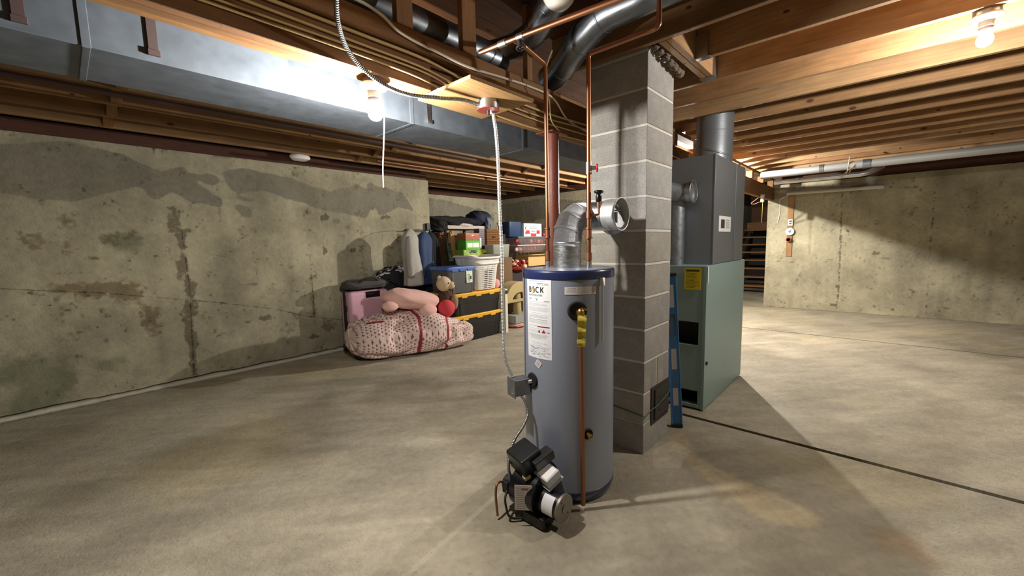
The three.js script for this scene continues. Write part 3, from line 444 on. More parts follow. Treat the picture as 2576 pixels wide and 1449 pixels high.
  // oil burner at its foot
  const b = part(o, 'oil_burner', [rod([1.462, 0.135, -1.30], [1.462, 0.135, -1.155], 0.098, 32), rod([1.47, 0.16, -1.225], [1.63, 0.17, -1.24], 0.062, 24), span(1.385, 1.47, 0.005, 0.06, -1.29, -1.10, 0.01), rod([1.462, 0.112, -1.155], [1.462, 0.112, -1.045], 0.064, 32)], M.blackGloss, 'black oil burner with motor');
  part(b, 'motor_end_plate', [rod([1.462, 0.112, -1.046], [1.462, 0.112, -1.034], 0.0655, 36), rod([1.462, 0.112, -1.035], [1.462, 0.112, -1.030], 0.02, 16), rod([1.44, 0.15, -1.035], [1.44, 0.15, -1.030], 0.004, 8), rod([1.49, 0.08, -1.035], [1.49, 0.08, -1.030], 0.004, 8)], std({ color: 0x8c867e, metalness: 0.8, roughness: 0.5 }));
  const mp = new THREE.CylinderGeometry(0.0648, 0.0648, 0.062, 16, 1, true, 0, 1.5); part(b, 'motor_label', move(turn(clean(mp), Math.PI / 2, 0, -2.65), 1.462, 0.112, -1.092), std({ color: 0xe4e6ea, roughness: 0.5, side: THREE.DoubleSide }), 'white motor label');
  part(b, 'igniter_cover', [move(turn(box(0.125, 0.11, 0.14, 0, 0, 0, 0.012), 0, -0.25, 0.35), 1.452, 0.285, -1.262), move(turn(box(0.12, 0.05, 0.06, 0, 0, 0, 0.006), 0, -0.25, 0.35), 1.48, 0.30, -1.18)], plain(0x1d1f20, 0.32));
  const ctl = part(b, 'burner_control', move(turn(box(0.085, 0.048, 0.105, 0, 0, 0, 0.004), 0, -0.2, 0.42), 1.478, 0.232, -1.148), plain(0xb9bcbf, 0.55), 'grey burner control box'); part(ctl, 'base_plate', move(turn(box(0.10, 0.006, 0.118, 0, -0.03, 0, 0.002), 0, -0.2, 0.42), 1.478, 0.232, -1.148), plain(0x9fa3a3, 0.5)); part(ctl, 'paper_label', move(turn(box(0.07, 0.001, 0.085, 0, 0.0245, 0, 0), 0, -0.2, 0.42), 1.478, 0.232, -1.148), M.paper);
  const plate = canvasTexture(128, 160, (g) => { g.fillStyle = '#cfcaca'; g.fillRect(0, 0, 128, 160); const r = rng(4); g.fillStyle = '#8d8288'; for (let y = 16; y < 150; y += 12) g.fillRect(12, y, 50 + r() * 50, 4); g.fillStyle = '#a05050'; g.fillRect(50, 20, 50, 12); });
  part(b, 'data_plate', move(turn(clean(new THREE.BoxGeometry(0.085, 0.125, 0.002)), 0, -0.95, 0), 1.362, 0.145, -1.20), std({ map: plate, roughness: 0.5 }));
  part(b, 'oil_pump', [rod([1.43, 0.13, -1.37], [1.43, 0.13, -1.30], 0.04, 20), span(1.38, 1.42, 0.10, 0.16, -1.36, -1.32, 0.006)], M.black);
  part(b, 'oil_line', [pipe([[1.40, 0.15, -1.35], [1.345, 0.17, -1.36], [1.318, 0.12, -1.345], [1.315, 0.02, -1.33]], 0.006, 0.03, 8, 40)], M.copperDull); part(b, 'oil_line', [pipe([[1.39, 0.12, -1.33], [1.345, 0.10, -1.31], [1.335, 0.02, -1.275], [1.40, 0.012, -1.22]], 0.006, 0.03, 8, 40)], M.black);
  part(b, 'relay_cap', move(turn(box(0.035, 0.02, 0.03, 0, 0, 0, 0.003), 0, -0.3, 0.3), 1.405, 0.225, -1.215), plain(0xcfc79a, 0.5));
}
function surfOpen(nu, nv, fn) { return surf(nu, nv, fn); }
// flue of the water heater
{
  const Y = 1.49, foil = std({ map: spangleColor, metalness: 1, roughness: 0.36, bumpMap: tiled(grainBump, 5, 5), bumpScale: 0.006 });
  const o = thing('flue_pipe', 'shiny galvanised flue elbow running from water heater into the block chimney', 'flue pipe', [HX, 1.21, HZ]);
  part(o, 'riser', [rod([HX, 1.2135, HZ], [HX, 1.345, HZ], 0.076, 40, 0.076, true), lathe([[0.0765, -0.003], [0.079, 0], [0.0765, 0.003]], [HX, 1.344, HZ], UP, 40)], M.galv);
  const curve = new THREE.QuadraticBezierCurve3(V(HX, 1.34, HZ), V(HX, Y, HZ), V(HX + 0.15, Y, HZ)), N = 4;
  for (let i = 0; i < N; i++) {
    const t0 = i / N, t1 = (i + 1) / N, A = curve.getPoint(t0), B = curve.getPoint(t1), d = B.clone().sub(A).normalize();
    part(o, 'elbow_gore', [rod(A.clone().addScaledVector(d, -0.022).toArray(), B.clone().addScaledVector(d, 0.022).toArray(), 0.0755 + 0.0012 * (i % 2), 36, 0.0765, true), lathe([[0.076, -0.004], [0.0795, 0], [0.076, 0.004]], B.toArray(), curve.getTangent(t1), 36)], foil);
  }
  part(o, 'tee', [rod([HX + 0.13, Y, HZ], [2.349, Y, HZ], 0.077, 40, 0.077, true), rod([2.04, Y, HZ], [2.04, Y, -1.145], 0.077, 40, 0.077, true)], M.galv);
  part(o, 'wall_collar', lathe([[0.078, 0.0], [0.105, 0.0], [0.105, -0.006], [0.08, -0.012]], [2.348, Y, HZ], V(1, 0, 0), 36), M.galvDull);
  const d = part(o, 'draft_regulator', lathe([[0.081, -0.085], [0.084, -0.083], [0.084, -0.05], [0.0865, -0.048], [0.084, -0.046], [0.084, -0.002], [0.089, 0.0], [0.0895, 0.003], [0.086, 0.004], [0.082, 0.0], [0.081, -0.08]], [2.04, Y, -1.055], V(0, 0, 1), 44), std({ color: 0xcfd2d2, metalness: 0.75, roughness: 0.5 }), 'pale ring of the draft regulator');
  part(d, 'flap', move(turn(clean(new THREE.CylinderGeometry(0.076, 0.076, 0.002, 36)), Math.PI / 2 - 0.35, 0, 0), 2.04, Y, -1.09), M.galv); part(d, 'weight', [span(2.005, 2.03, Y - 0.045, Y + 0.01, -1.083, -1.071, 0.002), rod([2.0, Y + 0.02, -1.078], [2.08, Y + 0.02, -1.078], 0.004, 8)], M.black);
}
// ---------------------------------------------------------------- copper lines
{
  const o = thing('copper_riser', 'upright copper pipe with red-wheel valve in front of the chimney', 'pipe', [1.83, 1.245, -1.127]);
  part(o, 'tube', pipe([[1.83, 1.235, -1.127], [1.83, 2.262, -1.127], [1.83, 2.262, -0.775], [1.83, 2.45, -0.775], [1.83, 2.66, -0.775]], 0.0112, 0.02, 14, 160), M.copper);
  part(o, 'coupling', rod([1.83, 1.25, -1.127], [1.83, 1.29, -1.127], 0.0155, 16), M.copperDull); part(o, 'union', [rod([1.83, 1.365, -1.127], [1.83, 1.42, -1.127], 0.0145, 16), rod([1.83, 1.362, -1.127], [1.83, 1.37, -1.127], 0.019, 16), rod([1.83, 1.41, -1.127], [1.83, 1.418, -1.127], 0.018, 16)], M.copperDull); part(o, 'coupling', rod([1.83, 1.465, -1.127], [1.83, 1.50, -1.127], 0.0145, 16), M.copperDull);
  const v = part(o, 'gate_valve', [rod([1.83, 1.685, -1.127], [1.83, 1.745, -1.127], 0.015, 14), rod([1.83, 1.715, -1.127], [1.849, 1.715, -1.097], 0.010, 12)], M.solder); const w = new THREE.TorusGeometry(0.017, 0.0042, 8, 20); part(v, 'hand_wheel', [orient(clean(w.rotateX(Math.PI / 2)), V(0.53, 0, 0.85), V(1.852, 1.715, -1.092)), rod([1.848, 1.715, -1.099], [1.855, 1.715, -1.087], 0.006, 8), rod([1.838, 1.715, -1.083], [1.866, 1.715, -1.101], 0.0035, 6), rod([1.852, 1.70, -1.092], [1.852, 1.73, -1.092], 0.0035, 6)], M.red, 'red hand wheel');
  const r = part(o, 'vacuum_breaker', [pipe([[1.83, 1.482, -1.127], [1.856, 1.482, -1.085], [1.856, 1.545, -1.085]], 0.0065, 0.012, 10, 30), rod([1.856, 1.52, -1.085], [1.856, 1.548, -1.085], 0.0085, 12)], M.copper); part(r, 'cap', lathe([[0.009, 0], [0.0145, 0.004], [0.0155, 0.03], [0.012, 0.036], [0.012, 0.042], [0.022, 0.046], [0.024, 0.053], [0.020, 0.058], [0, 0.059]], [1.856, 1.545, -1.085], UP, 20), M.blackGloss, 'black mushroom cap');
}
{
  const o = thing('copper_riser', 'upright copper pipe beside the rust-brown steel column', 'pipe', [1.814, 1.245, -1.381]);
  part(o, 'tube', pipe([[1.814, 1.235, -1.381], [1.814, 2.285, -1.381], [1.66, 2.335, -1.40], [1.475, 2.265, -1.30], [1.463, 2.26, -1.26]], 0.0112, 0.022, 14, 120), M.copper);
  part(o, 'coupling', rod([1.814, 1.25, -1.381], [1.814, 1.30, -1.381], 0.0155, 16), M.copperDull); part(o, 'union', [rod([1.814, 1.375, -1.381], [1.814, 1.425, -1.381], 0.0145, 16), rod([1.814, 1.371, -1.381], [1.814, 1.379, -1.381], 0.019, 16), rod([1.814, 1.42, -1.381], [1.814, 1.428, -1.381], 0.018, 16)], M.copperDull);
}
{
  const o = thing('copper_supply_pipe', 'copper pipe slanting up past the round ducts with a dark valve', 'pipe', [1.4376, 2.2588, -1.4722]);
  part(o, 'tube', pipe([[1.4376, 2.2588, -1.4852], [1.4618, 2.2588, -1.2124], [1.56, 2.2588, -0.3897], [1.56, 2.66, -0.3897]], 0.0125, 0.02, 14, 100), M.copper);
  part(o, 'solder_joint', rod([1.448, 2.2588, -1.3683], [1.4514, 2.2588, -1.325], 0.0155, 14), M.solder); part(o, 'solder_joint', rod([1.4575, 2.2588, -1.2644], [1.4605, 2.2588, -1.2297], 0.0155, 14), M.solder);
  const w = new THREE.TorusGeometry(0.02, 0.004, 8, 18); { const dk = plain(0x2e2320, 0.6), v = part(o, 'valve', rod([1.4583, 2.2588, -1.2557], [1.4635, 2.2199, -1.2514], 0.010, 10), dk); part(v, 'hand_wheel', [clean(w.rotateX(Math.PI / 2 - 0.2)).translate(1.4653, 2.2138, -1.2505), rod([1.448, 2.2138, -1.2505], [1.4826, 2.2138, -1.2505], 0.003, 6), rod([1.4653, 2.2138, -1.2678], [1.4653, 2.2138, -1.2332], 0.003, 6)], dk); }
}
single('copper_line', 'thin copper line running below the far joists over the stored boxes', 'pipe', [rod([2.6, 2.352, -4.48], [6.77, 2.362, -4.48], 0.013, 12), rod([3.2, 2.395, -4.62], [6.77, 2.40, -4.62], 0.012, 12)], M.copper);
single('iron_pipe', 'dark iron pipe running under the far joists beyond the duct', 'pipe', rod([-3.18, 2.395, -3.85], [3.6, 2.395, -3.85], 0.02, 12), plain(0x4a332a, 0.6));
single('steel_column', 'rust-brown steel column standing behind the water heater', 'column', [rod([2.205, 0.008, -1.632], [2.205, 2.039, -1.632], 0.043, 32), span(2.13, 2.28, 0.0, 0.01, -1.707, -1.557, 0.002), span(2.12, 2.29, 2.038, 2.0465, -1.70, -1.565, 0.002)], M.redBrown);

// ---------------------------------------------------------------- armoured cables and their boxes
single('armoured_cable', 'armoured cable looping down from the girder to the round box', 'cable', armoured([[0.6452, 2.3021, -1.2557], [0.6712, 2.1809, -1.3423], [0.7067, 2.1159, -1.4202], [0.7803, 2.0726, -1.5068], [0.8556, 2.038, -1.5415], [0.9344, 1.999, -1.5372], [1.0453, 1.9852, -1.5328], [1.1873, 1.9973, -1.5068], [1.3111, 2.012, -1.4809], [1.3986, 2.006, -1.4635]], 0.0085), M.aluminium);
{
  const o = thing('ceiling_box', 'round steel electrical box with red switch plate under the plywood plate', 'electrical box', [1.4462, 2.0302, -1.448]);
  part(o, 'body', rod([1.4462, 1.9886, -1.448], [1.4462, 2.0298, -1.448], 0.052, 8), M.aluminium); part(o, 'switch_plate', [rod([1.4462, 1.9852, -1.448], [1.4462, 1.9886, -1.448], 0.054, 24)], plain(0x8b3a32, 0.4), 'dark red cover plate'); part(o, 'toggle', [rod([1.4462, 1.9644, -1.448], [1.4462, 1.9852, -1.448], 0.006, 10)], M.black);
  part(o, 'connector', rod([1.3943, 2.006, -1.4635], [1.4116, 2.006, -1.4601], 0.012, 12), M.galv); part(o, 'connector', rod([1.4826, 1.9774, -1.4592], [1.4826, 1.999, -1.4592], 0.012, 12), M.galv);
}
single('armoured_cable', 'long pale armoured cable hanging from the round box to the switch box', 'cable', armoured([[1.485, 1.985, -1.455], [1.492, 1.90, -1.447], [1.498, 1.764, -1.443], [1.5, 1.531, -1.441], [1.507, 1.292, -1.441], [1.509, 1.087, -1.446], [1.516, 0.897, -1.453], [1.52, 0.747, -1.449], [1.548, 0.645, -1.428]], 0.0085), std({ color: 0xe2e2de, metalness: 0.75, roughness: 0.42 }));
{
  const o = thing('switch_box', 'grey metal switch box fixed to the side of the water heater', 'electrical box', [1.565, 0.54, -1.395]);
  const tr = (g) => move(turn(g, 0, -0.35, 0), 1.568, 0.594, -1.392);
  part(o, 'body', tr(box(0.092, 0.088, 0.075, 0, 0, 0, 0.005)), M.galvDull); part(o, 'cover', tr(box(0.006, 0.10, 0.085, -0.049, 0, 0, 0.002)), M.galvDull); part(o, 'knockout', tr(box(0.02, 0.012, 0.024, -0.046, -0.03, 0.012, 0.003)), M.solder); part(o, 'nipple', rod([1.585, 0.61, -1.375], hp(-165, 0.625), 0.012, 12), M.galv);
}
single('armoured_cable', 'short armoured cable looping from the switch box to the oil burner', 'cable', armoured([[1.545, 0.552, -1.36], [1.553, 0.52, -1.342], [1.552, 0.462, -1.325], [1.522, 0.408, -1.330], [1.466, 0.345, -1.345], [1.425, 0.281, -1.345], [1.408, 0.215, -1.335], [1.415, 0.165, -1.33]], 0.0078), M.aluminium);
{
  const runs = [[2.166, 0.009, 0], [2.140, 0.007, 2], [2.119, 0.006, 4], [2.090, 0.0055, 7]];
  const words = ['topmost of the tan cables stapled along the girder face', 'second tan cable from the top along the girder face', 'third tan cable from the top along the girder face', 'lowest tan cable stapled along the girder face'];
  runs.forEach(([y, r, s], i) => {
    const pts = []; for (let x = -3.1; x <= 4.4; x += 0.25) { const k = sstep(1.0, 1.5, x), zf = x < 1.15 ? GN + 0.0005 : x < 1.35 ? mix(GN + 0.0005, GF + 0.078, (x - 1.15) / 0.2) : GF + 0.078; const dip = x > 1.5 && x < 2.5 ? 0.015 * Math.sin((x - 1.5) * 3.14) : 0; pts.push([x, y - 0.012 * i * k + 0.006 * Math.sin(x * 2.1 + s) - dip, zf + r + 0.002]); }
    single('house_cable', words[i], 'cable', cable(pts, r * 0.75, 140, 6), M.romex, 'cables stapled along the girder');
  });
  single('white_cable', 'whitish cable sagging across the upper ledger of the girder', 'cable', cable([[0.814, 2.2762, -1.5285], [0.8833, 2.2701, -1.5242], [0.9526, 2.2545, -1.5259], [1.0046, 2.2285, -1.5285], [1.0825, 2.2138, -1.5311], [1.2124, 2.2051, -1.5311], [1.3856, 2.1965, -1.532], [1.5155, 2.2025, -1.5311], [1.6887, 2.2155, -1.532], [1.8619, 2.2242, -1.532], [2.0784, 2.2155, -1.5328], [2.3382, 2.1549, -1.6021], [2.598, 2.1203, -1.6064]], 0.006, 100), M.romexWhite);
  single('slack_wire', 'thin slack wire drooping between duct and girder by the chimney', 'wire', cable([[1.9052, 2.3887, -1.4029], [1.8792, 2.3108, -1.4202], [1.8965, 2.2242, -1.4376], [1.9658, 2.1463, -1.4722], [2.0784, 2.0856, -1.5415], [2.2516, 2.051, -1.5934]], 0.0035, 50), M.romex);
}
// ---------------------------------------------------------------- ducts
{
  const o = thing('trunk_duct', 'long rectangular sheet-metal trunk duct hung behind the girder', 'duct', [0.5, 2.0285, -2.19]);
  const x = [-3.15, 0.12, 1.39, 2.346, 4.0], z0 = -2.377, z1 = -2.0;
  for (let i = 0; i < 4; i++) part(o, 'duct_section', span(x[i] + 0.002, x[i + 1] - 0.002, i === 3 ? 2.05 : 2.0285, 2.28, z0 + (i === 3 ? 0.03 : 0), z1 - (i === 3 ? 0.01 : 0), 0.003), M.duct);
  for (let i = 1; i < 4; i++) part(o, 'drive_cleat', [span(x[i] - 0.012, x[i] + 0.012, 2.0245, 2.283, z1 - 0.002, z1 + 0.004, 0.002), span(x[i] - 0.0105, x[i] + 0.0105, 2.024, 2.0295, z0 - 0.003, z1 + 0.003, 0.002)], M.duct);
  for (const sx of [0.293, -0.02, 1.507]) part(o, 'hanger_strap', [span(sx - 0.014, sx + 0.014, 2.063, JB, z1 + 0.0045, z1 + 0.0065, 0.0005), span(sx - 0.018, sx + 0.018, 2.05, 2.07, z1 + 0.001, z1 + 0.014, 0.002)], sx > 1 ? M.galv : plain(0x4b3a38, 0.7));
}
function roundDuct(name, label, pts, r, m, bend, rings) {
  const o = thing(name, label, 'duct', pts[0]); part(o, 'tube', pipe(pts, r, bend, 32, 80), m);
  const c = bent(pts, bend); for (const t of rings) part(o, 'crimped_seam', lathe([[r - 0.001, -0.006], [r + 0.004, 0], [r - 0.001, 0.006]], c.getPointAt(t).toArray(), c.getTangentAt(t), 32), m); return o;
}
roundDuct('round_duct', 'round galvanised duct running behind the short posts on the girder', [[0.6062, 2.4017, -1.7363], [1.3423, 2.4017, -1.7363], [1.8359, 2.4017, -1.7363]], 0.084, M.galvDuct, 0.05, [0.42, 0.72]);
{ const o = roundDuct('round_duct', 'round galvanised elbow dropping from a white capped end', [[1.80, 2.57, -1.30], [1.875, 2.50, -1.50], [1.87, 2.47, -1.62], [1.82, 2.45, -1.70], [1.75, 2.42, -1.735]], 0.070, M.galvDuct, 0.06, [0.1, 0.36, 0.6]); part(o, 'end_cap', lathe([[0, 0.07], [0.05, 0.062], [0.078, 0.035], [0.082, 0.0], [0.078, -0.03], [0.07, -0.03]], [1.775, 2.575, -1.26], V(-0.55, 0.05, 0.8), 32), plain(0xcfcabd, 0.7), 'white end cap'); }
roundDuct('round_duct', 'round galvanised duct elbow beside the chimney joist', [[2.02, 2.53, -0.3], [2.02, 2.52, -1.16], [2.06, 2.45, -1.34], [2.16, 2.385, -1.54], [2.18, 2.37, -1.64]], 0.080, M.galvDuct, 0.07, [0.62, 0.75, 0.9]);
{ // rag of pale insulation by the cable
  single('insulation_scrap', 'white scrap of insulation stuffed on the ledger by the cable', 'insulation', lump(0.86, 2.425, -1.755, 0.055, 0.02, 0.03, 1, 0.5, 3, 2, 24, 14), plain(0xd6d6d0, 0.9));
  single('white_vent_elbow', 'white plastic vent elbow on the sill above the stained wall', 'vent', [lump(1.98, 2.405, -5.13, 0.11, 0.045, 0.07, 0.9, 0.1, 2, 3, 32, 16)], M.white);
}
// ---------------------------------------------------------------- furnace
{
  const o = thing('furnace', 'sage-green metal furnace cabinet with dark louvre openings', 'furnace', [3.82, 0, -1.27]);
  const sage = phys({ color: 0x8ea8a6, roughness: 0.5, metalness: 0.15, clearcoat: 0.1, bumpMap: tiled(grainBump, 6, 6), bumpScale: 0.0004 });
  const X0 = 3.26, X1 = 4.385, Z0 = -1.56, Z1 = -0.98, H = 1.14;
  part(o, 'side_panel', [span(X0 + 0.012, X1, 0.012, H, Z1 - 0.012, Z1, 0.003)], sage); part(o, 'side_panel', [span(X0 + 0.012, X1, 0.012, H, Z0, Z0 + 0.012, 0.003)], sage); part(o, 'rear_panel', span(X1 - 0.012, X1 - 0.001, 0.012, H - 0.002, Z0 + 0.012, Z1 - 0.012, 0.002), sage);
  part(o, 'top_panel', span(X0 + 0.004, X1 - 0.002, H - 0.012, H + 0.004, Z0 + 0.003, Z1 - 0.003, 0.003), sage); part(o, 'plinth', span(X0 + 0.02, X1 - 0.01, 0, 0.02, Z0 + 0.01, Z1 - 0.01, 0.002), M.black);
  // front with two openings: strips round the holes
  const f = X0, ft = 0.012, g = (y0, y1, z0, z1) => span(f, f + ft, y0, y1, z0, z1, 0.002);
  part(o, 'front_panel', [g(0.705, H, Z0, Z1), g(0.155, 0.52, Z0, Z1), g(0.015, 0.04, Z0, Z1), g(0.52, 0.705, Z1 - 0.05, Z1), g(0.52, 0.705, Z0, Z0 + 0.05), g(0.04, 0.155, Z1 - 0.045, Z1), g(0.04, 0.155, Z0, Z0 + 0.05)], sage);
  part(o, 'firebox', span(X0 + 0.2, X1 - 0.05, 0.05, H - 0.05, Z0 + 0.05, Z1 - 0.05, 0.01), M.black); part(o, 'opening_flange', span(f - 0.004, f + 0.03, 0.515, 0.523, Z0 + 0.05, Z1 - 0.048, 0.001), sage); part(o, 'opening_flange', span(f - 0.006, f + 0.05, 0.03, 0.045, Z0 + 0.04, Z1 - 0.04, 0.002), sage);
  part(o, 'corner_flange', span(f - 0.003, f + 0.02, 0.012, H, Z1 - 0.022, Z1 + 0.002, 0.002), sage);
  const tag = canvasTexture(128, 160, (c) => { c.fillStyle = '#d8c324'; c.fillRect(0, 0, 128, 160); c.fillStyle = '#4c4410'; c.fillRect(10, 10, 108, 16); const r = rng(6); for (let y = 36; y < 150; y += 9) c.fillRect(10, y, 70 + r() * 36, 3); });
  part(o, 'warning_tag', span(f - 0.006, f - 0.003, 0.96, 1.126, -1.142, -1.021, 0), std({ map: tag, roughness: 0.55 }), 'bright yellow warning tag').geometry.attributes.uv && planeUV(o.children[o.children.length - 1].geometry, (x, y, z) => (z + 1.142) / 0.121, (x, y) => (y - 0.96) / 0.166);
  part(o, 'white_sticker', span(3.262, 3.30, 1.01, 1.136, Z1 + 0.0005, Z1 + 0.002, 0), M.white); part(o, 'latch_knob', rod([3.305, 0.381, Z1], [3.305, 0.381, Z1 + 0.01], 0.014, 14), M.black);
}
{
  const o = thing('plenum', 'dark grey sheet-metal plenum box standing on the green furnace', 'plenum', [3.9, 1.146, -1.27]);
  part(o, 'body', [span(3.455, 4.06, 1.146, 2.0, -1.54, -1.0, 0.003), span(4.065, 4.365, 1.146, 2.0, -1.54, -1.0, 0.003)], M.ductDark); part(o, 'seam', [span(4.045, 4.085, 1.15, 1.99, -1.0, -0.994, 0.002)], M.ductDark); part(o, 'corner_seam', [span(3.452, 3.466, 1.15, 2.002, -1.006, -0.996, 0.002)], M.ductDark);
  const st = canvasTexture(128, 64, (c) => { c.fillStyle = '#e4e2de'; c.fillRect(0, 0, 128, 64); c.fillStyle = '#3c3c40'; c.fillRect(20, 14, 40, 36); c.fillStyle = '#8a8a88'; for (let k = 0; k < 5; k++) c.fillRect(70, 14 + k * 8, 44, 3); });
  const l = part(o, 'sticker', span(3.59, 3.93, 1.405, 1.532, -0.9995, -0.998, 0), std({ map: st, roughness: 0.5 }), 'white paper sticker'); planeUV(l.geometry, (x) => (x - 3.59) / 0.34, (x, y) => (y - 1.405) / 0.127);
}
{
  const o = roundDuct('furnace_riser_duct', 'wide round metal duct rising from the plenum into the joists', [[4.12, 2.002, -1.21], [4.12, 2.12, -1.21], [4.134, 2.30, -1.21], [4.134, 2.60, -1.21]], 0.155, M.ductDark, 0.06, [0.5]);
  part(o, 'angled_collar', lathe([[0.156, -0.008], [0.164, 0], [0.156, 0.008]], [4.12, 2.12, -1.21], V(0.12, 1, 0.35).normalize(), 36), M.galvDull);
}
{
  const o = thing('furnace_flue', 'dull galvanised flue tee between furnace and chimney', 'flue pipe', [3.355, 1.146, -1.255]);
  part(o, 'riser', rod([3.355, 1.1445, -1.255], [3.355, 1.70, -1.255], 0.066, 32, 0.066, true), M.galvDull); part(o, 'tee', [rod([2.741, 1.715, -1.255], [3.42, 1.715, -1.255], 0.075, 32, 0.075), rod([3.355, 1.715, -1.255], [3.355, 1.715, -1.16], 0.075, 32, 0.075, true)], M.galvDull);
  const d = part(o, 'draft_regulator', lathe([[0.078, -0.04], [0.082, -0.038], [0.082, -0.002], [0.088, 0.0], [0.088, 0.004], [0.08, 0.004], [0.078, -0.03]], [3.355, 1.715, -1.125], V(0, 0, 1), 36), M.galv); part(d, 'flap', [rod([3.355, 1.715, -1.145], [3.355, 1.715, -1.142], 0.078, 32), span(3.34, 3.37, 1.75, 1.775, -1.142, -1.132, 0.002)], M.galvDull);
}
{
  const o = thing('spirit_level', 'long blue spirit level leaning between chimney and furnace', 'level', [2.86, 0, -1.045]);
  const blue = phys({ color: 0x3c7fc6, roughness: 0.4, clearcoat: 0.3 }), A = V(2.868, 0.006, -1.035), B = V(2.785, 1.12, -1.075), d = B.clone().sub(A), L = d.length();
  const tr = (g) => { g.translate(0, L / 2, 0); g.rotateY(0.45); return orient(g, d, A); };
  part(o, 'beam', [tr(box(0.014, L - 0.03, 0.066, 0, 0, 0, 0.002)), tr(box(0.028, L - 0.03, 0.008, 0, 0, 0.034, 0.002)), tr(box(0.028, L - 0.03, 0.008, 0, 0, -0.034, 0.002))], blue); part(o, 'end_cap', tr(box(0.032, 0.022, 0.08, 0, L / 2 - 0.011, 0, 0.003)), M.black); part(o, 'end_cap', tr(box(0.032, 0.022, 0.08, 0, -L / 2 + 0.011, 0, 0.003)), M.black);
  const lm = canvasTexture(64, 256, (c) => { c.fillStyle = '#d9dde6'; c.fillRect(0, 0, 64, 256); c.fillStyle = '#3a6ea8'; for (let y = 20; y < 240; y += 26) c.fillRect(18, y, 28, 14); });
  for (const [y, h] of [[0.40, 0.16], [-0.05, 0.15], [-0.33, 0.13]]) part(o, 'label_strip', tr(box(0.016, h, 0.034, 0, y, 0, 0)), std({ map: lm, roughness: 0.5 }), 'white printed strip'); part(o, 'vial_frame', [tr(box(0.03, 0.14, 0.012, 0, 0.19, 0.02, 0.002)), tr(box(0.03, 0.14, 0.012, 0, 0.19, -0.02, 0.002)), tr(box(0.02, 0.02, 0.045, 0, 0.26, 0, 0.002))], plain(0x4b5058, 0.5));
}
// ---------------------------------------------------------------- at the buff wall and the stairs
{
  const o = thing('drain_pipe', 'thick grey drain pipe slung across under the joists', 'pipe', [7.4, 2.24, 0.5]); part(o, 'tube', pipe([[7.45, 2.31, -1.48], [7.4, 2.305, -1.0], [7.4, 2.31, 1.6], [7.4, 2.33, 2.75]], 0.055, 0.2, 24, 60), std({ color: 0xa9aaa8, metalness: 0.35, roughness: 0.5 })); part(o, 'coupling', rod([7.4, 2.307, -0.75], [7.4, 2.307, -0.70], 0.059, 24), M.galvDull); part(o, 'coupling', rod([7.4, 2.307, -0.28], [7.4, 2.307, -0.2], 0.06, 24), M.galvDull); part(o, 'cord_sling', [cable([[7.4, 2.43, -0.42], [7.35, 2.35, -0.42], [7.36, 2.25, -0.43], [7.4, 2.15, -0.45], [7.44, 2.25, -0.40]], 0.006, 30), cable([[7.34, 2.30, -0.36], [7.36, 2.2, -0.46], [7.38, 2.14, -0.5]], 0.005, 20)], plain(0xb5a98c, 0.8));
  single('copper_waste_pipe', 'thinner shiny pipe with elbow below the thick drain pipe', 'pipe', [pipe([[7.42, 2.18, -1.30], [7.4, 2.175, -0.25], [7.46, 2.24, -0.12], [7.6, 2.28, -0.08]], 0.034, 0.06, 18, 60), rod([7.41, 2.18, -1.02], [7.41, 2.18, -0.99], 0.038, 18)], M.galv);
  single('white_tube', 'straight white tube fixed high on the buff wall', 'tube', [rod([9.19, 2.16, -1.40], [9.19, 2.14, -0.06], 0.035, 16), span(9.18, 9.249, 2.13, 2.18, -1.3, -1.26, 0.002), span(9.18, 9.249, 2.12, 2.17, -0.24, -0.2, 0.002)], plain(0xb9b7ae, 0.6));
}
{
  const o = thing('meter_board', 'narrow wooden board with outlet, dial and red knob on the buff wall', 'meter board', [9.235, 0.985, -1.33]);
  part(o, 'board', span(9.228, 9.249, 0.985, 2.12, -1.375, -1.285, 0.002, 1), wood(0xfff0d8)); const w = part(o, 'outlet', span(9.205, 9.228, 1.56, 1.68, -1.365, -1.285, 0.004), M.white); part(w, 'socket_face', [span(9.202, 9.206, 1.585, 1.61, -1.345, -1.305, 0.003), span(9.202, 9.206, 1.63, 1.655, -1.345, -1.305, 0.003)], plain(0x55524c, 0.6));
  const t = part(o, 'dial', rod([9.19, 1.45, -1.325], [9.228, 1.45, -1.325], 0.068, 28), std({ color: 0xd9dbe0, roughness: 0.35, metalness: 0.2 })); part(t, 'dial_hub', [rod([9.184, 1.45, -1.325], [9.19, 1.45, -1.325], 0.02, 16), rod([9.187, 1.45, -1.325], [9.19, 1.49, -1.30], 0.006, 6)], plain(0x6d7480, 0.5)); part(o, 'red_knob', [rod([9.16, 1.30, -1.335], [9.228, 1.30, -1.335], 0.03, 16), rod([9.16, 1.30, -1.335], [9.18, 1.30, -1.335], 0.042, 18)], plain(0x8c3b28, 0.6));
  single('hanging_lead', 'pale loose lead hanging on the buff wall left of the meter board', 'cable', cable([[9.22, 2.14, -1.35], [9.20, 2.10, -1.42], [9.235, 2.07, -1.50], [9.236, 1.85, -1.50], [9.236, 1.62, -1.53]], 0.008, 40), M.romexWhite);
}
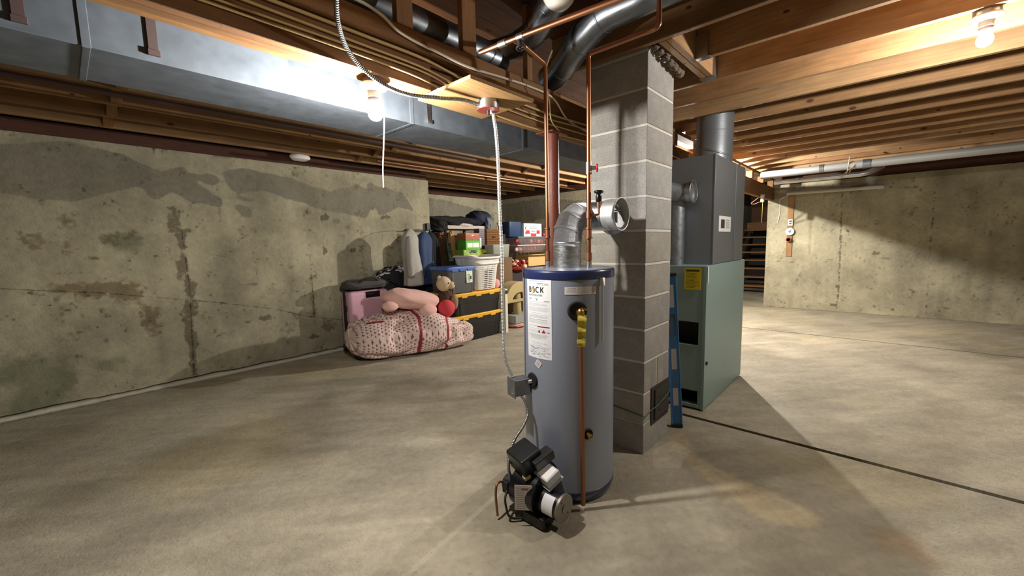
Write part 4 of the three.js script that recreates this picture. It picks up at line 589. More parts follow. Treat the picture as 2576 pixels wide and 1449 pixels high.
{
  const o = thing('pull_socket', 'cream pull-chain lamp socket with looped cord under the stair header', 'lamp socket', [8.0, 1.99, -1.58]);
  part(o, 'socket', lathe([[0, 0.085], [0.03, 0.08], [0.034, 0.05], [0.026, 0.04], [0.026, 0.0], [0.03, -0.01], [0.028, -0.045], [0, -0.05]], [8.0, 1.99, -1.56]), plain(0xd8cdb4, 0.5)); part(o, 'loop_cord', cable([[8.0, 2.07, -1.56], [7.98, 2.0, -1.64], [7.98, 1.93, -1.72], [8.0, 1.92, -1.68], [8.0, 1.95, -1.60]], 0.006, 30), plain(0x9a5a3c, 0.7)); part(o, 'pull_chain', rod([8.0, 1.945, -1.555], [8.0, 1.6, -1.555], 0.003, 6), M.brass);
}
{
  const o = thing('staircase', 'wooden open-riser stairs climbing behind the buff wall', 'stairs', [11.4, 0, -2.4]); const r = rng(44);
  const n = 8, run = 0.255, rise = 0.198, x0 = 11.25;
  for (let k = 0; k < n; k++) part(o, 'tread', span(x0 + k * run, x0 + k * run + 0.27, rise * (k + 1) - 0.04, rise * (k + 1), -2.95, -1.78, 0.006, 2), M.tread);
  const len = Math.hypot(n * run, n * rise), ang = Math.atan2(rise, run); part(o, 'landing', [span(x0 + n * run, 14.88, rise * n + rise - 0.04, rise * n + rise, -2.95, -1.75, 0.004, 2), span(x0 + n * run + 0.02, x0 + n * run + 0.05, rise * n, rise * n + rise - 0.041, -2.95, -1.75, 0.002, 2)], M.tread); part(o, 'landing_panel', span(x0 + n * run + 0.5, x0 + n * run + 0.54, rise * n + rise + 0.001, rise * n + 0.65, -2.95, -1.75, 0.004, 2), M.darkWood); for (const z of [-2.975, -1.755]) part(o, 'stringer', move(turn(box(len, 0.24, 0.04, 0, 0, 0, 0.005), 0, 0, ang), x0 + n * run / 2 + 0.06, n * rise / 2 - 0.02, z), M.darkWood);
}

// ---------------------------------------------------------------- stored belongings
// a hollow tub: tapering rounded walls, rim and floor
function tub(x0, x1, y0, y1, z0, z1, taper = 0.06, bev = 0.03, t = 0.006) {
  const cx = (x0 + x1) / 2, cz = (z0 + z1) / 2, w = (x1 - x0) / 2, d = (z1 - z0) / 2, prof = [[1 - taper, 0, 0.0], [1 - taper, 0, 1], [1, 1, 1], [1, 1, 0.965], [1 - taper, 0.03, 0.95], [0, 0.03, 0.95]];
  const sg = (v) => Math.sign(v) * Math.pow(Math.abs(v), 0.22);
  return surf(48, prof.length - 1, (u, v, q) => { const [k, yy, s] = prof[Math.round(v * (prof.length - 1))], a = -u * 2 * Math.PI, kk = k === 0 ? 0 : k * (s === 0 ? 0 : s); q.set(cx + w * kk * sg(Math.cos(a)) * 0.985, y0 + (y1 - y0) * yy, cz + d * kk * sg(Math.sin(a)) * 0.985); });
}
function tote(name, label, x0, x1, y0, y1, z0, z1, bodyM, lidM, group) {
  const o = thing(name, label, 'storage tote', [(x0 + x1) / 2, y0, (z0 + z1) / 2], group), lh = 0.045, h = y1 - lh;
  const sg = (v) => Math.sign(v) * Math.pow(Math.abs(v), 0.2), cx = (x0 + x1) / 2, cz = (z0 + z1) / 2, w = (x1 - x0) / 2, d = (z1 - z0) / 2;
  const rows = [[0, 0], [0.9, 0], [0.905, 0.01], [0.945, 0.6], [0.945, 0.6], [0.965, 0.62], [0.97, 1]];
  part(o, 'body', surf(160, rows.length - 1, (u, v, q) => { const [k, t] = rows[Math.round(v * (rows.length - 1))], a = -u * 2 * Math.PI, rib = t > 0.005 && t < 0.9 ? 0.006 * (Math.sin(u * 2 * Math.PI * 26) > 0.2 ? 1 : 0) : 0; q.set(cx + (w * k - rib) * sg(Math.cos(a)), y0 + (h - y0) * t, cz + (d * k - rib) * sg(Math.sin(a))); }), bodyM);
  const lr = [[0, 0], [1, 0], [1.01, 0.1], [1.01, 0.75], [0.985, 1], [0.92, 1], [0.90, 0.8], [0.6, 0.82], [0.58, 1], [0, 1]];
  part(o, 'lid', surf(64, lr.length - 1, (u, v, q) => { const [k, t] = lr[Math.round(v * (lr.length - 1))], a = -u * 2 * Math.PI; q.set(cx + w * k * sg(Math.cos(a)), h - 0.004 + (lh + 0.004) * t, cz + d * k * sg(Math.sin(a))); }), lidM);
  for (const k of [-0.55, 0, 0.55]) part(o, 'lid_notch', span(cx + w * k - 0.05, cx + w * k + 0.05, h - 0.02, h + 0.012, z1 - 0.004, z1 + 0.009, 0.004), lidM);
  return o;
}
const toteBlack = plain(0x1b1b1c, 0.42), lidYellow = plain(0xe3ad1e, 0.45);
tote('storage_tote', 'black tote with yellow lid, lower of the two stacked on the floor', 3.43, 4.39, 0.0, 0.375, -4.75, -4.20, toteBlack, lidYellow, 'black totes with yellow lids');
tote('storage_tote', 'black tote with yellow lid, upper of the two, carrying the laundry baskets', 3.42, 4.37, 0.376, 0.685, -4.75, -4.20, toteBlack, lidYellow, 'black totes with yellow lids');
{ const o = tote('storage_tote', 'smoky grey tote with blue lid on top of the black totes', 3.40, 3.91, 0.6865, 1.05, -4.66, -4.24, phys({ color: 0x5b5d61, roughness: 0.35, transmission: 0.15, thickness: 0 }), plain(0x4767a8, 0.4)); const t = canvasTexture(64, 96, (c) => { c.fillStyle = '#cfe0c8'; c.fillRect(0, 0, 64, 96); c.fillStyle = '#5f7d62'; for (let k = 0; k < 6; k++) c.fillRect(10, 30 + k * 10, 30, 5); c.fillStyle = '#333'; c.fillRect(34, 44, 20, 26); }); const l = part(o, 'paper_label', span(3.72, 3.83, 0.82, 0.99, -4.242, -4.240, 0), std({ map: t, roughness: 0.6 }), 'pale green paper label'); planeUV(l.geometry, (x) => (x - 3.72) / 0.11, (x, y) => (y - 0.82) / 0.17); }
// laundry baskets: slotted shells
function basket(label, x0, x1, y0, y1, z0, z1) {
  const o = thing('laundry_basket', label, 'laundry basket', [(x0 + x1) / 2, y0, (z0 + z1) / 2], 'nested white laundry baskets');
  const m = std({ color: 0xe2e0da, roughness: 0.5, side: THREE.DoubleSide }), cx = (x0 + x1) / 2, cz = (z0 + z1) / 2, w = (x1 - x0) / 2, d = (z1 - z0) / 2, sg = (v) => Math.sign(v) * Math.pow(Math.abs(v), 0.35);
  const at = (a, t, out = 0) => { const k = 0.80 + 0.17 * t; return [cx + (w * k + out) * sg(Math.cos(a)), y0 + (y1 - y0) * t, cz + (d * k + out) * sg(Math.sin(a))]; };
  const g = [], N = 72, R = 13, wall = [];
  // lattice of upright bars and hoops
  for (let i = 0; i < N; i++) { const a = i / N * 2 * Math.PI; const A = V(...at(a, 0.02)), B = V(...at(a, 0.88)); wall.push(rod(A.toArray(), B.toArray(), 0.0085, 5)); }
  for (let j = 0; j <= R; j++) { const t = 0.02 + 0.86 * j / R, pts = []; for (let i = 0; i <= 72; i++) pts.push(at(i / 72 * 2 * Math.PI, t)); const c = new THREE.CatmullRomCurve3(pts.slice(0, 72).map((p) => V(...p)), true); wall.push(clean(new THREE.TubeGeometry(c, 72, 0.0085, 4, true))); }
  const wl = part(o, 'lattice_wall', wall, m); wl.userData.kind = 'stuff';
  const rim = []; for (let i = 0; i < 72; i++) { const a = i / 72 * 2 * Math.PI, p = at(a, 0.95, 0.015); p[1] += 0.012 * Math.cos(2 * a); rim.push(V(...p)); }
  part(o, 'rim', [clean(new THREE.TubeGeometry(new THREE.CatmullRomCurve3(rim, true), 90, 0.018, 8, true)), surf(72, 1, (u, v, q) => { const p = at(-u * 2 * Math.PI, mix(0.86, 0.97, v), 0.002); q.set(...p); })], m);
  part(o, 'base', surf(48, 2, (u, v, q) => { const p = at(-u * 2 * Math.PI, [0, 0, 0.02][Math.round(v * 2)]); const k = [0, 1, 1][Math.round(v * 2)]; q.set(cx + (p[0] - cx) * k, p[1], cz + (p[2] - cz) * k); }), m);
  return o;
}
basket('white laundry basket, lower of two nested on the black totes', 3.915, 4.40, 0.6865, 1.10, -4.72, -4.24);
basket('white laundry basket nested on top of the other beside the blue-lidded tote', 3.85, 4.44, 0.98, 1.17, -4.72, -4.22);
single('pink_cushion', 'small round pink cushion beside the laundry baskets', 'cushion', lump(4.47, 0.735, -4.42, 0.07, 0.075, 0.06, 0.9, 0.1, 2, 5, 24, 14), plain(0xdf9a9e, 0.85));
{ const o = thing('white_board', 'narrow white board standing at the end of the black totes', 'board', [4.425, 0, -4.35]); part(o, 'panel', span(4.40, 4.455, 0, 0.672, -4.55, -4.16, 0.004, 1), plain(0xd9d4c6, 0.6)); part(o, 'hook', span(4.41, 4.445, 0.60, 0.65, -4.161, -4.148, 0.003), M.black); }

// suitcase against the wall
{
  const o = thing('suitcase', 'pale pink hard-shell suitcase standing against the stained wall', 'suitcase', [2.62, 0, -4.98]);
  const pk = phys({ color: 0xd8a9b8, roughness: 0.4, clearcoat: 0.2 });
  part(o, 'shell', [box(0.56, 0.74, 0.13, 2.62, 0.42, -4.935, 0.05), box(0.56, 0.74, 0.13, 2.62, 0.42, -5.07, 0.05)], pk); part(o, 'frame_edge', [span(2.325, 2.352, 0.05, 0.80, -5.02, -4.985, 0.008), span(2.33, 2.92, 0.79, 0.803, -5.02, -4.985, 0.006)], M.black); part(o, 'latch', [span(2.318, 2.336, 0.55, 0.62, -4.99, -4.94, 0.004)], M.black); part(o, 'latch', [span(2.318, 2.336, 0.36, 0.42, -4.99, -4.94, 0.004)], M.black);
  const h = part(o, 'handle', [span(2.56, 2.76, 0.695, 0.775, -4.876, -4.866, 0.004), pipe([[2.585, 0.735, -4.868], [2.585, 0.74, -4.845], [2.735, 0.74, -4.845], [2.735, 0.735, -4.868]], 0.011, 0.015, 8, 30)], M.blackGloss, 'black carry handle');
  for (const [x, z] of [[2.37, -4.90], [2.37, -5.10], [2.87, -4.90], [2.87, -5.10]]) part(o, 'wheel', [rod([x - 0.012, 0.026, z], [x + 0.012, 0.026, z], 0.026, 16), span(x - 0.02, x + 0.02, 0.025, 0.075, z - 0.02, z + 0.02, 0.005)], M.black);
}
{
  const o = thing('duffel_bag', 'flat charcoal duffel bag lying on top of the pink suitcase', 'bag', [2.62, 0.804, -4.98]); const m = plain(0x4a4746, 0.85);
  part(o, 'body', lump(2.62, 0.868, -4.98, 0.335, 0.064, 0.15, 0.7, 0.22, 2.2, 8), m); part(o, 'handle', cable([[2.48, 0.90, -4.86], [2.54, 0.945, -4.83], [2.66, 0.95, -4.83], [2.74, 0.90, -4.86]], 0.012, 30), plain(0x2c2a2a, 0.8)); part(o, 'zip', cable([[2.33, 0.905, -4.93], [2.62, 0.925, -4.93], [2.92, 0.90, -4.93]], 0.005, 30), M.black);
}
const motif = canvasTexture(512, 512, (c) => { c.fillStyle = '#16161b'; c.fillRect(0, 0, 512, 512); const r = rng(61); for (let k = 0; k < 150; k++) { c.fillStyle = r() > 0.35 ? '#ddd8dc' : '#8f8892'; c.save(); c.translate(r() * 512, r() * 512); c.rotate(r() * 6); c.beginPath(); c.ellipse(0, 0, 10 + r() * 16, 5 + r() * 8, 0, 0, 7); c.fill(); c.restore(); } });
{
  const o = thing('tote_bag', 'black and white leaf-print bag sitting beside the hanging coats', 'bag', [3.13, 0, -4.98]);
  part(o, 'body', lump(3.09, 0.86, -5.05, 0.28, 0.215, 0.125, 0.75, 0.2, 2.5, 4), std({ map: motif, roughness: 0.8 })); part(o, 'strap', cable([[2.92, 0.90, -4.92], [3.02, 0.84, -4.91], [3.12, 0.76, -4.92], [3.19, 0.72, -4.93]], 0.018, 30), M.black);
  single('dark_crate', 'dark crate hidden behind the pink plush under the leaf-print bag', 'crate', [span(2.94, 3.38, 0, 0.64, -5.18, -4.90, 0.01)], plain(0x2a2625, 0.8));
}
// big wrapped bundle
{
  const o = thing('wrapped_bundle', 'large pale pink print-wrapped bundle with red straps lying on the floor', 'bundle', [2.93, 0, -4.42]);
  const print = canvasTexture(1024, 1024, (c, w, h) => { c.fillStyle = '#e3cbc3'; c.fillRect(0, 0, w, h); const n = 30, s = w / n; for (let j = 0; j < n; j++) for (let i = 0; i < n; i++) { const x = (i + 0.5 + (j % 2) * 0.5) * s, y = (j + 0.5) * s, k = (i + j) % 3; c.fillStyle = k === 0 ? '#7c5248' : k === 1 ? '#9a6a5a' : '#6d4a46'; c.beginPath(); c.arc(x, y, s * 0.2, 0, 7); c.fill(); for (let a = 0; a < 3; a++) { c.beginPath(); c.arc(x + Math.cos(a * 2.1 - 1.57) * s * 0.26, y - s * 0.12 + Math.sin(a * 2.1 - 1.57) * s * 0.2, s * 0.09, 0, 7); c.fill(); } } });
  print.wrapS = print.wrapT = THREE.RepeatWrapping;
  // lying log with squarish section along x
  const shape = (u, v, q, k = 1) => {
    const a = -u * 2 * Math.PI - Math.PI / 2, X = mix(2.17, 3.64, v), end = Math.pow(Math.max(0, 1 - Math.pow(Math.abs(v * 2 - 1), 6)), 0.3), sg = (t, p) => Math.sign(t) * Math.pow(Math.abs(t), p);
    const top = mix(0.56, 0.34, sstep(0.45, 1, v)) * (0.86 + 0.28 * fbm(v * 5 + 3, 2, 2)), dz = mix(0.28, 0.12, sstep(0.5, 1, v));
    const ridge = Math.abs(fbm(X * 2.6 + 10 - a * 0.5, a * 0.9 + X * 1.6 + 20, 3) - 0.5) * 2, fold = 1.08 - 0.30 * Math.pow(1 - ridge, 6) + 0.09 * (fbm(X * 5 + 10, a * 1.8 + 20, 3) - 0.5) * 2;
    const y = (0.5 + 0.5 * sg(Math.sin(a), 0.62) * (Math.sin(a) > 0 ? fold : 1)) * top, z = sg(Math.cos(a), 0.7) * dz * fold;
    q.set(X + 0.03 * (fbm(a * 2 + 9, v * 9, 2) - 0.5), 0.004 + top * 0.5 + (y - top * 0.5) * end * k, -4.59 + z * end * k + 0.50 * v);
  };
  part(o, 'wrapping', surf(120, 150, (u, v, q) => shape(u, v, q), 1.35, 1.35), std({ map: print, roughness: 0.85, side: THREE.DoubleSide }));
  for (const [v0, lean] of [[0.44, 0.0], [0.70, 0.02]]) part(o, 'strap', surf(90, 3, (u, v, q) => shape(u, v0 + lean * Math.sin(u * 6.28) + (v - 0.5) * 0.022, q, 1.012)), plain(0x8e2432, 0.7)); part(o, 'strap', surf(60, 3, (u, v, q) => shape(0.62 + u * 0.02, 0.02 + 0.0 + v * 0.16, q, 1.02)), plain(0x8e2432, 0.7));
  single('floor_bag', 'low black bag squashed under the end of the pink bundle', 'bag', lump(2.42, 0.085, -4.56, 0.2, 0.085, 0.13, 0.6, 0.15, 2, 6), plain(0x16171c, 0.7));
}
{
  const o = thing('plush_toy', 'soft pink plush toy slumped on the print-wrapped bundle', 'plush toy', [2.85, 0.5, -4.3]); const pk = phys({ color: 0xe6b9ae, roughness: 0.95, sheen: 0.6, sheenColor: new THREE.Color(0xffd8cf) });
  part(o, 'body', turnLump(), pk); part(o, 'arm', lump(2.50, 0.655, -4.20, 0.10, 0.065, 0.075, 1, 0.08, 2, 3, 28, 16), pk); part(o, 'arm', lump(2.97, 0.545, -4.12, 0.125, 0.08, 0.08, 1, 0.08, 2, 5, 28, 16), pk); part(o, 'foot', lump(3.255, 0.535, -4.12, 0.115, 0.115, 0.10, 1, 0.05, 2, 7, 32, 18), plain(0xd2434a, 0.9), 'round red foot');
  function turnLump() { const g = lump(0, 0, 0, 0.395, 0.128, 0.20, 0.92, 0.16, 1.8, 11, 48, 28); g.rotateZ(-0.2); return g.translate(2.855, 0.685, -4.29); }
}
{
  const o = thing('teddy_bear', 'cream-faced teddy bear propped beside the black totes', 'teddy bear', [3.33, 0.43, -4.22]); const cream = plain(0xcdb896, 0.95), br = plain(0x4b382c, 0.95);
  part(o, 'body', lump(3.335, 0.60, -4.23, 0.10, 0.17, 0.09, 0.85, 0.15, 3, 2), br); const h = part(o, 'head', [lump(3.29, 0.845, -4.20, 0.10, 0.10, 0.095, 1, 0.04, 2, 1), lump(3.355, 0.825, -4.135, 0.055, 0.05, 0.05, 1, 0.02, 2, 4, 20, 12)], cream); part(h, 'eye', lump(3.295, 0.86, -4.103, 0.010, 0.010, 0.009, 1, 0, 1, 0, 12, 8), M.blackGloss); part(h, 'eye', lump(3.37, 0.86, -4.15, 0.010, 0.010, 0.009, 1, 0, 1, 0, 12, 8), M.blackGloss); part(h, 'nose', lump(3.385, 0.838, -4.098, 0.016, 0.013, 0.011, 1, 0, 1, 0, 12, 8), plain(0x3a241c, 0.5)); part(h, 'ear', lump(3.235, 0.925, -4.22, 0.026, 0.034, 0.026, 1, 0.05, 2, 0, 16, 10), cream); part(o, 'arm', [lump(3.40, 0.60, -4.13, 0.05, 0.10, 0.05, 1, 0.08, 2, 2, 20, 12)], plain(0x9c8468, 0.95));
}
// coats on a rack
{
  const o = thing('coat_rail', 'black wall rail carrying the coats by the wall corner', 'coat rail', [3.55, 1.57, -5.1]);
  part(o, 'rail', rod([3.36, 1.575, -5.12], [3.84, 1.575, -5.12], 0.007, 12), M.black); part(o, 'bracket', [rod([3.42, 1.575, -5.208], [3.42, 1.575, -5.12], 0.007, 10), rod([3.42, 1.575, -5.209], [3.42, 1.575, -5.20], 0.02, 14)], M.black); part(o, 'bracket', [rod([3.80, 1.575, -5.208], [3.80, 1.575, -5.12], 0.007, 10), span(3.765, 3.835, 1.58, 1.68, -5.207, -5.16, 0.006)], M.black);
  function coat(name, label, cx, cz, w, d, y1, y0, m, seed, extra) {
    const c = thing(name, label, 'coat', [cx, y0, cz], 'coats on the wall rail');
    part(c, 'body', surf(64, 40, (u, v, q) => { const a = -u * 2 * Math.PI, t = v; const prof = mix(1.0, 0.85, sstep(0.0, 0.6, t)) * mix(1, 0.14, Math.pow(sstep(0.80, 1.06, t), 1.2)) * (t > 0.97 ? mix(1, 0.3, (t - 0.97) / 0.03) : 1), cap = Math.min(1, t * 60); const f = 1 + 0.10 * Math.sin(a * 5 + seed + 2 * fbm(t * 3 + seed, 4, 2)) * (1 - 0.5 * t) + 0.12 * (fbm(a * 2 + seed * 3 + 9, t * 5 + seed, 3) - 0.5); q.set(cx + Math.cos(a) * w * prof * f * cap + 0.02 * Math.sin(t * 5 + seed), y0 + (y1 - y0) * t, cz + Math.sin(a) * d * prof * f * cap); }), m);
    part(c, 'sleeve', surf(28, 24, (u, v, q) => { const a = -u * 2 * Math.PI, r = mix(0.045, 0.06, Math.sin(v * 2.6)) * (1 + 0.15 * (fbm(a * 2 + 5, v * 7 + seed, 2) - 0.5)) * Math.min(1, v * 30, (1 - v) * 20); q.set(cx - w * 0.55 + Math.cos(a) * r, mix(y0 + 0.12, y1 - 0.1, v), cz + d * 0.75 + Math.sin(a) * r); }), m);
    part(c, 'hanger', [cable([[cx, y1 - 0.02, cz], [cx, y1 + 0.02, (cz - 5.1) / 2], [Math.max(cx, 3.38), 1.588, -5.11], [Math.max(cx, 3.38), 1.584, -5.13]], 0.003, 20)], M.steel); if (extra) extra(c); return c;
  }
  coat('fleece_jacket', 'white fleece jacket hanging first on the rack', 3.225, -4.79, 0.145, 0.10, 1.58, 0.78, phys({ color: 0xdcd7cc, roughness: 1, bumpMap: tiled(grainBump, 6, 6), bumpScale: 0.01 }), 1);
  coat('denim_jacket', 'dark blue denim jacket hanging beside the white fleece', 3.56, -4.97, 0.16, 0.095, 1.555, 0.76, plain(0x3a4c6e, 0.85), 2.4, (c) => { for (const y of [0.97, 1.1]) part(c, 'button', lump(3.64, y, -4.87, 0.008, 0.008, 0.006, 1, 0, 1, 0, 10, 6), M.steel); });
  coat('black_coat', 'long black coat hanging last on the rack', 3.79, -5.10, 0.145, 0.08, 1.56, 0.62, plain(0x15171d, 0.9), 5.1);
}
// tables, boxes and heaps at the back
{
  const o = thing('wooden_cabinet', 'tall narrow brown wooden cabinet behind the coats', 'cabinet', [4.06, 0, -5.35]); part(o, 'body', [span(3.97, 4.17, 0, 1.50, -5.55, -5.12, 0.004, 1), span(3.95, 4.19, 1.50, 1.54, -5.58, -5.09, 0.005)], wood(0xa88c74)); part(o, 'door', span(3.985, 4.155, 0.05, 1.47, -5.12, -5.105, 0.003, 1), wood(0x9a8068));
  const t = thing('folding_table', 'pale topped table loaded with dark clothing at the recess', 'table', [4.65, 0, -5.55]); part(t, 'tabletop', span(4.20, 5.12, 1.605, 1.665, -5.85, -5.27, 0.006), plain(0xc2b8ac, 0.7)); for (const [x, z] of [[4.24, -5.31], [5.08, -5.31], [4.24, -5.81], [5.08, -5.81]]) part(t, 'leg', span(x - 0.02, x + 0.02, 0, 1.604, z - 0.02, z + 0.02, 0.003, 1), M.darkWood);
  single('clothes_heap', 'dark heap of folded clothes on the pale table', 'clothes', lump(4.46, 1.735, -5.45, 0.55, 0.085, 0.22, 0.75, 0.35, 2.6, 9), plain(0x1c191c, 0.9)); single('white_garment', 'crumpled white garment hanging over the pale table edge', 'clothes', lump(4.62, 1.675, -5.29, 0.2, 0.03, 0.04, 0.9, 0.5, 3, 4, 32, 16), plain(0xc9beb6, 0.9)); single('black_garment', 'black jacket thrown over the cabinet top', 'clothes', lump(4.03, 1.645, -5.27, 0.16, 0.10, 0.19, 0.8, 0.3, 2.6, 19), plain(0x17161a, 0.9));
  single('navy_bag', 'navy blue duffel bag slumped on the table end', 'bag', lump(5.12, 1.80, -5.45, 0.24, 0.15, 0.2, 0.85, 0.2, 2, 13), plain(0x1a1f36, 0.8)); single('grey_jeans', 'blue-grey jeans hanging off the table end', 'clothes', lump(5.17, 1.68, -5.25, 0.07, 0.13, 0.05, 0.9, 0.3, 3, 15, 28, 16), plain(0x6d7480, 0.9));
  single('dark_bin', 'tall dark bin standing behind the armoured cable', 'bin', [tub(5.14, 5.5, 0, 1.52, -5.5, -5.12, 0.05)], plain(0x1c1d20, 0.7)); single('white_rod', 'thin white rod leaning by the dark bin', 'rod', rod([5.14, 1.3, -5.07], [5.23, 1.72, -5.07], 0.008, 8), M.white);
}
const carton = (hex) => plain(hex, 0.85);
single('cardboard_box', 'big brown carton hidden behind the laundry baskets', 'box', span(4.10, 4.60, 0, 1.12, -5.08, -4.77, 0.004), carton(0x6d5640)); single('cardboard_box', 'brown carton under the olive bin', 'box', span(4.61, 5.06, 0, 1.12, -5.08, -4.60, 0.004), carton(0x6a5238));
function printed(name, label, category, x0, x1, y0, y1, z0, z1, base, draw, group) {
  const o = thing(name, label, category, [(x0 + x1) / 2, y0, (z0 + z1) / 2], group); part(o, 'carton', span(x0, x1, y0, y1, z0, z1, 0.003), carton(base));
  const t = canvasTexture(256, 128, draw), g = clean(new THREE.PlaneGeometry(x1 - x0 - 0.006, y1 - y0 - 0.006)); part(o, 'printed_front', g.translate((x0 + x1) / 2, (y0 + y1) / 2, z1 + 0.001), std({ map: t, roughness: 0.6 })); return o;
}
printed('gift_box', 'green patterned box at the bottom of the small stack', 'box', 4.15, 4.50, 1.1205, 1.265, -5.0, -4.78, 0x7d9a3c, (c) => { c.fillStyle = '#8fb03f'; c.fillRect(0, 0, 256, 128); c.fillStyle = '#222'; c.fillRect(90, 8, 110, 40); c.fillStyle = '#e7efc8'; c.fillRect(40, 80, 150, 40); for (let k = 0; k < 9; k++) c.fillRect(20 + k * 26, 20 + (k % 3) * 18, 9, 9); });
printed('gift_box', 'lime yellow box with dark car print beside the green box', 'box', 4.505, 4.70, 1.1205, 1.262, -4.98, -4.78, 0xb8c03a, (c) => { c.fillStyle = '#c3cb34'; c.fillRect(0, 0, 256, 128); c.fillStyle = '#1d2210'; c.fillRect(60, 70, 150, 24); c.fillRect(100, 52, 70, 20); c.fillStyle = '#fff'; c.fillRect(120, 20, 30, 12); c.fillRect(76, 74, 18, 14); });
printed('craft_box', 'bright green box with two white panels in the small stack', 'box', 4.205, 4.515, 1.2655, 1.41, -4.99, -4.785, 0x4f9a2c, (c) => { c.fillStyle = '#57b02c'; c.fillRect(0, 0, 256, 128); c.fillStyle = '#e9eee2'; c.fillRect(24, 34, 92, 66); c.fillRect(124, 34, 112, 66); });
printed('shoe_box', 'rust-orange box on top of the small stack', 'box', 4.21, 4.505, 1.4105, 1.52, -4.99, -4.79, 0x9a5a38, (c) => { c.fillStyle = '#a85a3a'; c.fillRect(0, 0, 256, 128); c.fillStyle = '#c98a5a'; c.fillRect(0, 0, 256, 18); c.fillStyle = '#e7d6b8'; c.beginPath(); c.moveTo(100, 30); c.lineTo(160, 24); c.lineTo(130, 54); c.fill(); c.fillStyle = '#7c3826'; for (let k = 0; k < 12; k++) c.fillRect((k * 53) % 240, 50 + (k * 31) % 70, 26, 10); });
single('binder', 'white binder standing upright next to the green box', 'binder', span(4.518, 4.555, 1.2655, 1.45, -4.98, -4.80, 0.003), M.white); single('paper_bag', 'crumpled tan paper bag behind the rust-orange box', 'bag', lump(4.13, 1.345, -5.03, 0.05, 0.225, 0.045, 0.7, 0.25, 3, 3, 28, 18), carton(0xb28a5a));
{ const o = thing('disc_tower', 'dark tower of stacked disc cases beside the wicker chest', 'rack', [4.63, 1.12, -4.92]); const r = rng(17); for (let k = 0; k < 30; k++) part(o, 'disc_case', span(4.572 + r() * 0.004, 4.692 + r() * 0.004, 1.263 + k * 0.0112, 1.263 + k * 0.0112 + 0.0095, -5.0, -4.865, 0), k % 3 ? plain(0x4a3b47, 0.4) : plain(0x6d5f6a, 0.4)); }
{ const o = thing('wicker_chest', 'tan woven wicker chest behind the olive bin', 'chest', [4.87, 1.12, -4.95]); const r = rng(3); part(o, 'core', span(4.715, 5.02, 1.1205, 1.595, -5.06, -4.845, 0.004), carton(0x8a6a44)); for (let k = 0; k < 16; k++) part(o, 'woven_band', rod([4.712, 1.137 + k * 0.029, -4.843], [5.023, 1.137 + k * 0.029 + (r() - 0.5) * 0.004, -4.843], 0.0135, 8), wood(k % 2 ? 0xe0b888 : 0xcfa878)); part(o, 'handle', cable([[4.83, 1.47, -4.828], [4.87, 1.455, -4.818], [4.92, 1.47, -4.828]], 0.006, 16), M.darkWood); }
single('olive_bin', 'olive grey plastic bin sitting in front of the wicker chest', 'bin', [tub(4.62, 5.04, 1.1205, 1.335, -4.83, -4.61, 0.1)], std({ color: 0x8b8d80, roughness: 0.55, side: THREE.DoubleSide }));
single('artificial_tree', 'dark slim artificial tree standing beside the small stack', 'artificial tree', lump(3.99, 0.68, -4.93, 0.075, 0.68, 0.075, 1, 0.4, 5, 5, 40, 60), plain(0x2c3526, 0.95));
// right-hand heap behind the heater
{
  const o = thing('storage_rack', 'black metal rack stacked with holiday boxes behind the heater', 'rack', [6.1, 0, -5.2]); for (const [x, z] of [[5.62, -5.0], [6.6, -5.0], [5.62, -5.42], [6.6, -5.42]]) part(o, 'post', span(x - 0.015, x + 0.015, 0, 0.92, z - 0.015, z + 0.015, 0.002, 1), M.black); for (const y of [0.12, 0.5, 0.88]) part(o, 'shelf', span(5.6, 6.62, y, y + 0.025, -5.44, -4.98, 0.003), M.black);
  single('storage_chest', 'dark brown trunk under the red flowers', 'trunk', span(5.14, 5.58, 0, 0.87, -5.1, -4.78, 0.012), plain(0x2b201d, 0.7)); single('carton', 'closed brown carton on the lowest rack shelf', 'box', span(5.7, 6.2, 0.146, 0.45, -5.4, -5.02, 0.004), carton(0x6b533c)); single('red_carton', 'dark red carton on the middle rack shelf', 'box', span(5.7, 6.3, 0.526, 0.82, -5.4, -5.02, 0.004), carton(0x5e2a28));
}
{ const o = thing('cardboard_box', 'open tan carton with raised flaps on the black rack', 'box', [6.2, 0.906, -5.15]); part(o, 'body', span(5.96, 6.48, 0.906, 1.12, -5.38, -5.0, 0.003), carton(0xc9a86c)); part(o, 'flap', span(5.96, 6.48, 1.12, 1.128, -5.03, -4.90, 0.002), carton(0xd9bd84)); part(o, 'flap', span(5.98, 6.46, 1.128, 1.163, -5.38, -5.36, 0.002), carton(0xb8935a)); }
function clearBin(label, x0, x1, y0, y1, z0, z1, lid, seed) {
  const o = thing('clear_bin', label, 'storage bin', [(x0 + x1) / 2, y0, (z0 + z1) / 2], 'clear holiday bins on the rack'); part(o, 'shell', tub(x0 + 0.02, x1 - 0.02, y0, y1 - 0.02, z0 + 0.02, z1 - 0.02, 0.05), phys({ color: 0xf2ecec, roughness: 0.12, transmission: 0.92, thickness: 0 })); part(o, 'lid', span(x0, x1, y1 - 0.022, y1, z0, z1, 0.006), plain(lid, 0.45)); const r = rng(seed), cs = [0xa92b3a, 0xd9d0c4, 0x7d2a44, 0xc23a3a, 0x4a3b3f, 0xd8a8a0]; const w = x1 - x0 - 0.1; for (let k = 0; k < 9; k++) part(o, 'ornament', lump(x0 + 0.06 + w * k / 8, y0 + 0.055 + r() * 0.03, z1 - 0.075 - r() * 0.03, 0.042, 0.042, 0.038, 1, 0.05, 2, k, 14, 10), plain(cs[Math.floor(r() * 6)], 0.5));
}
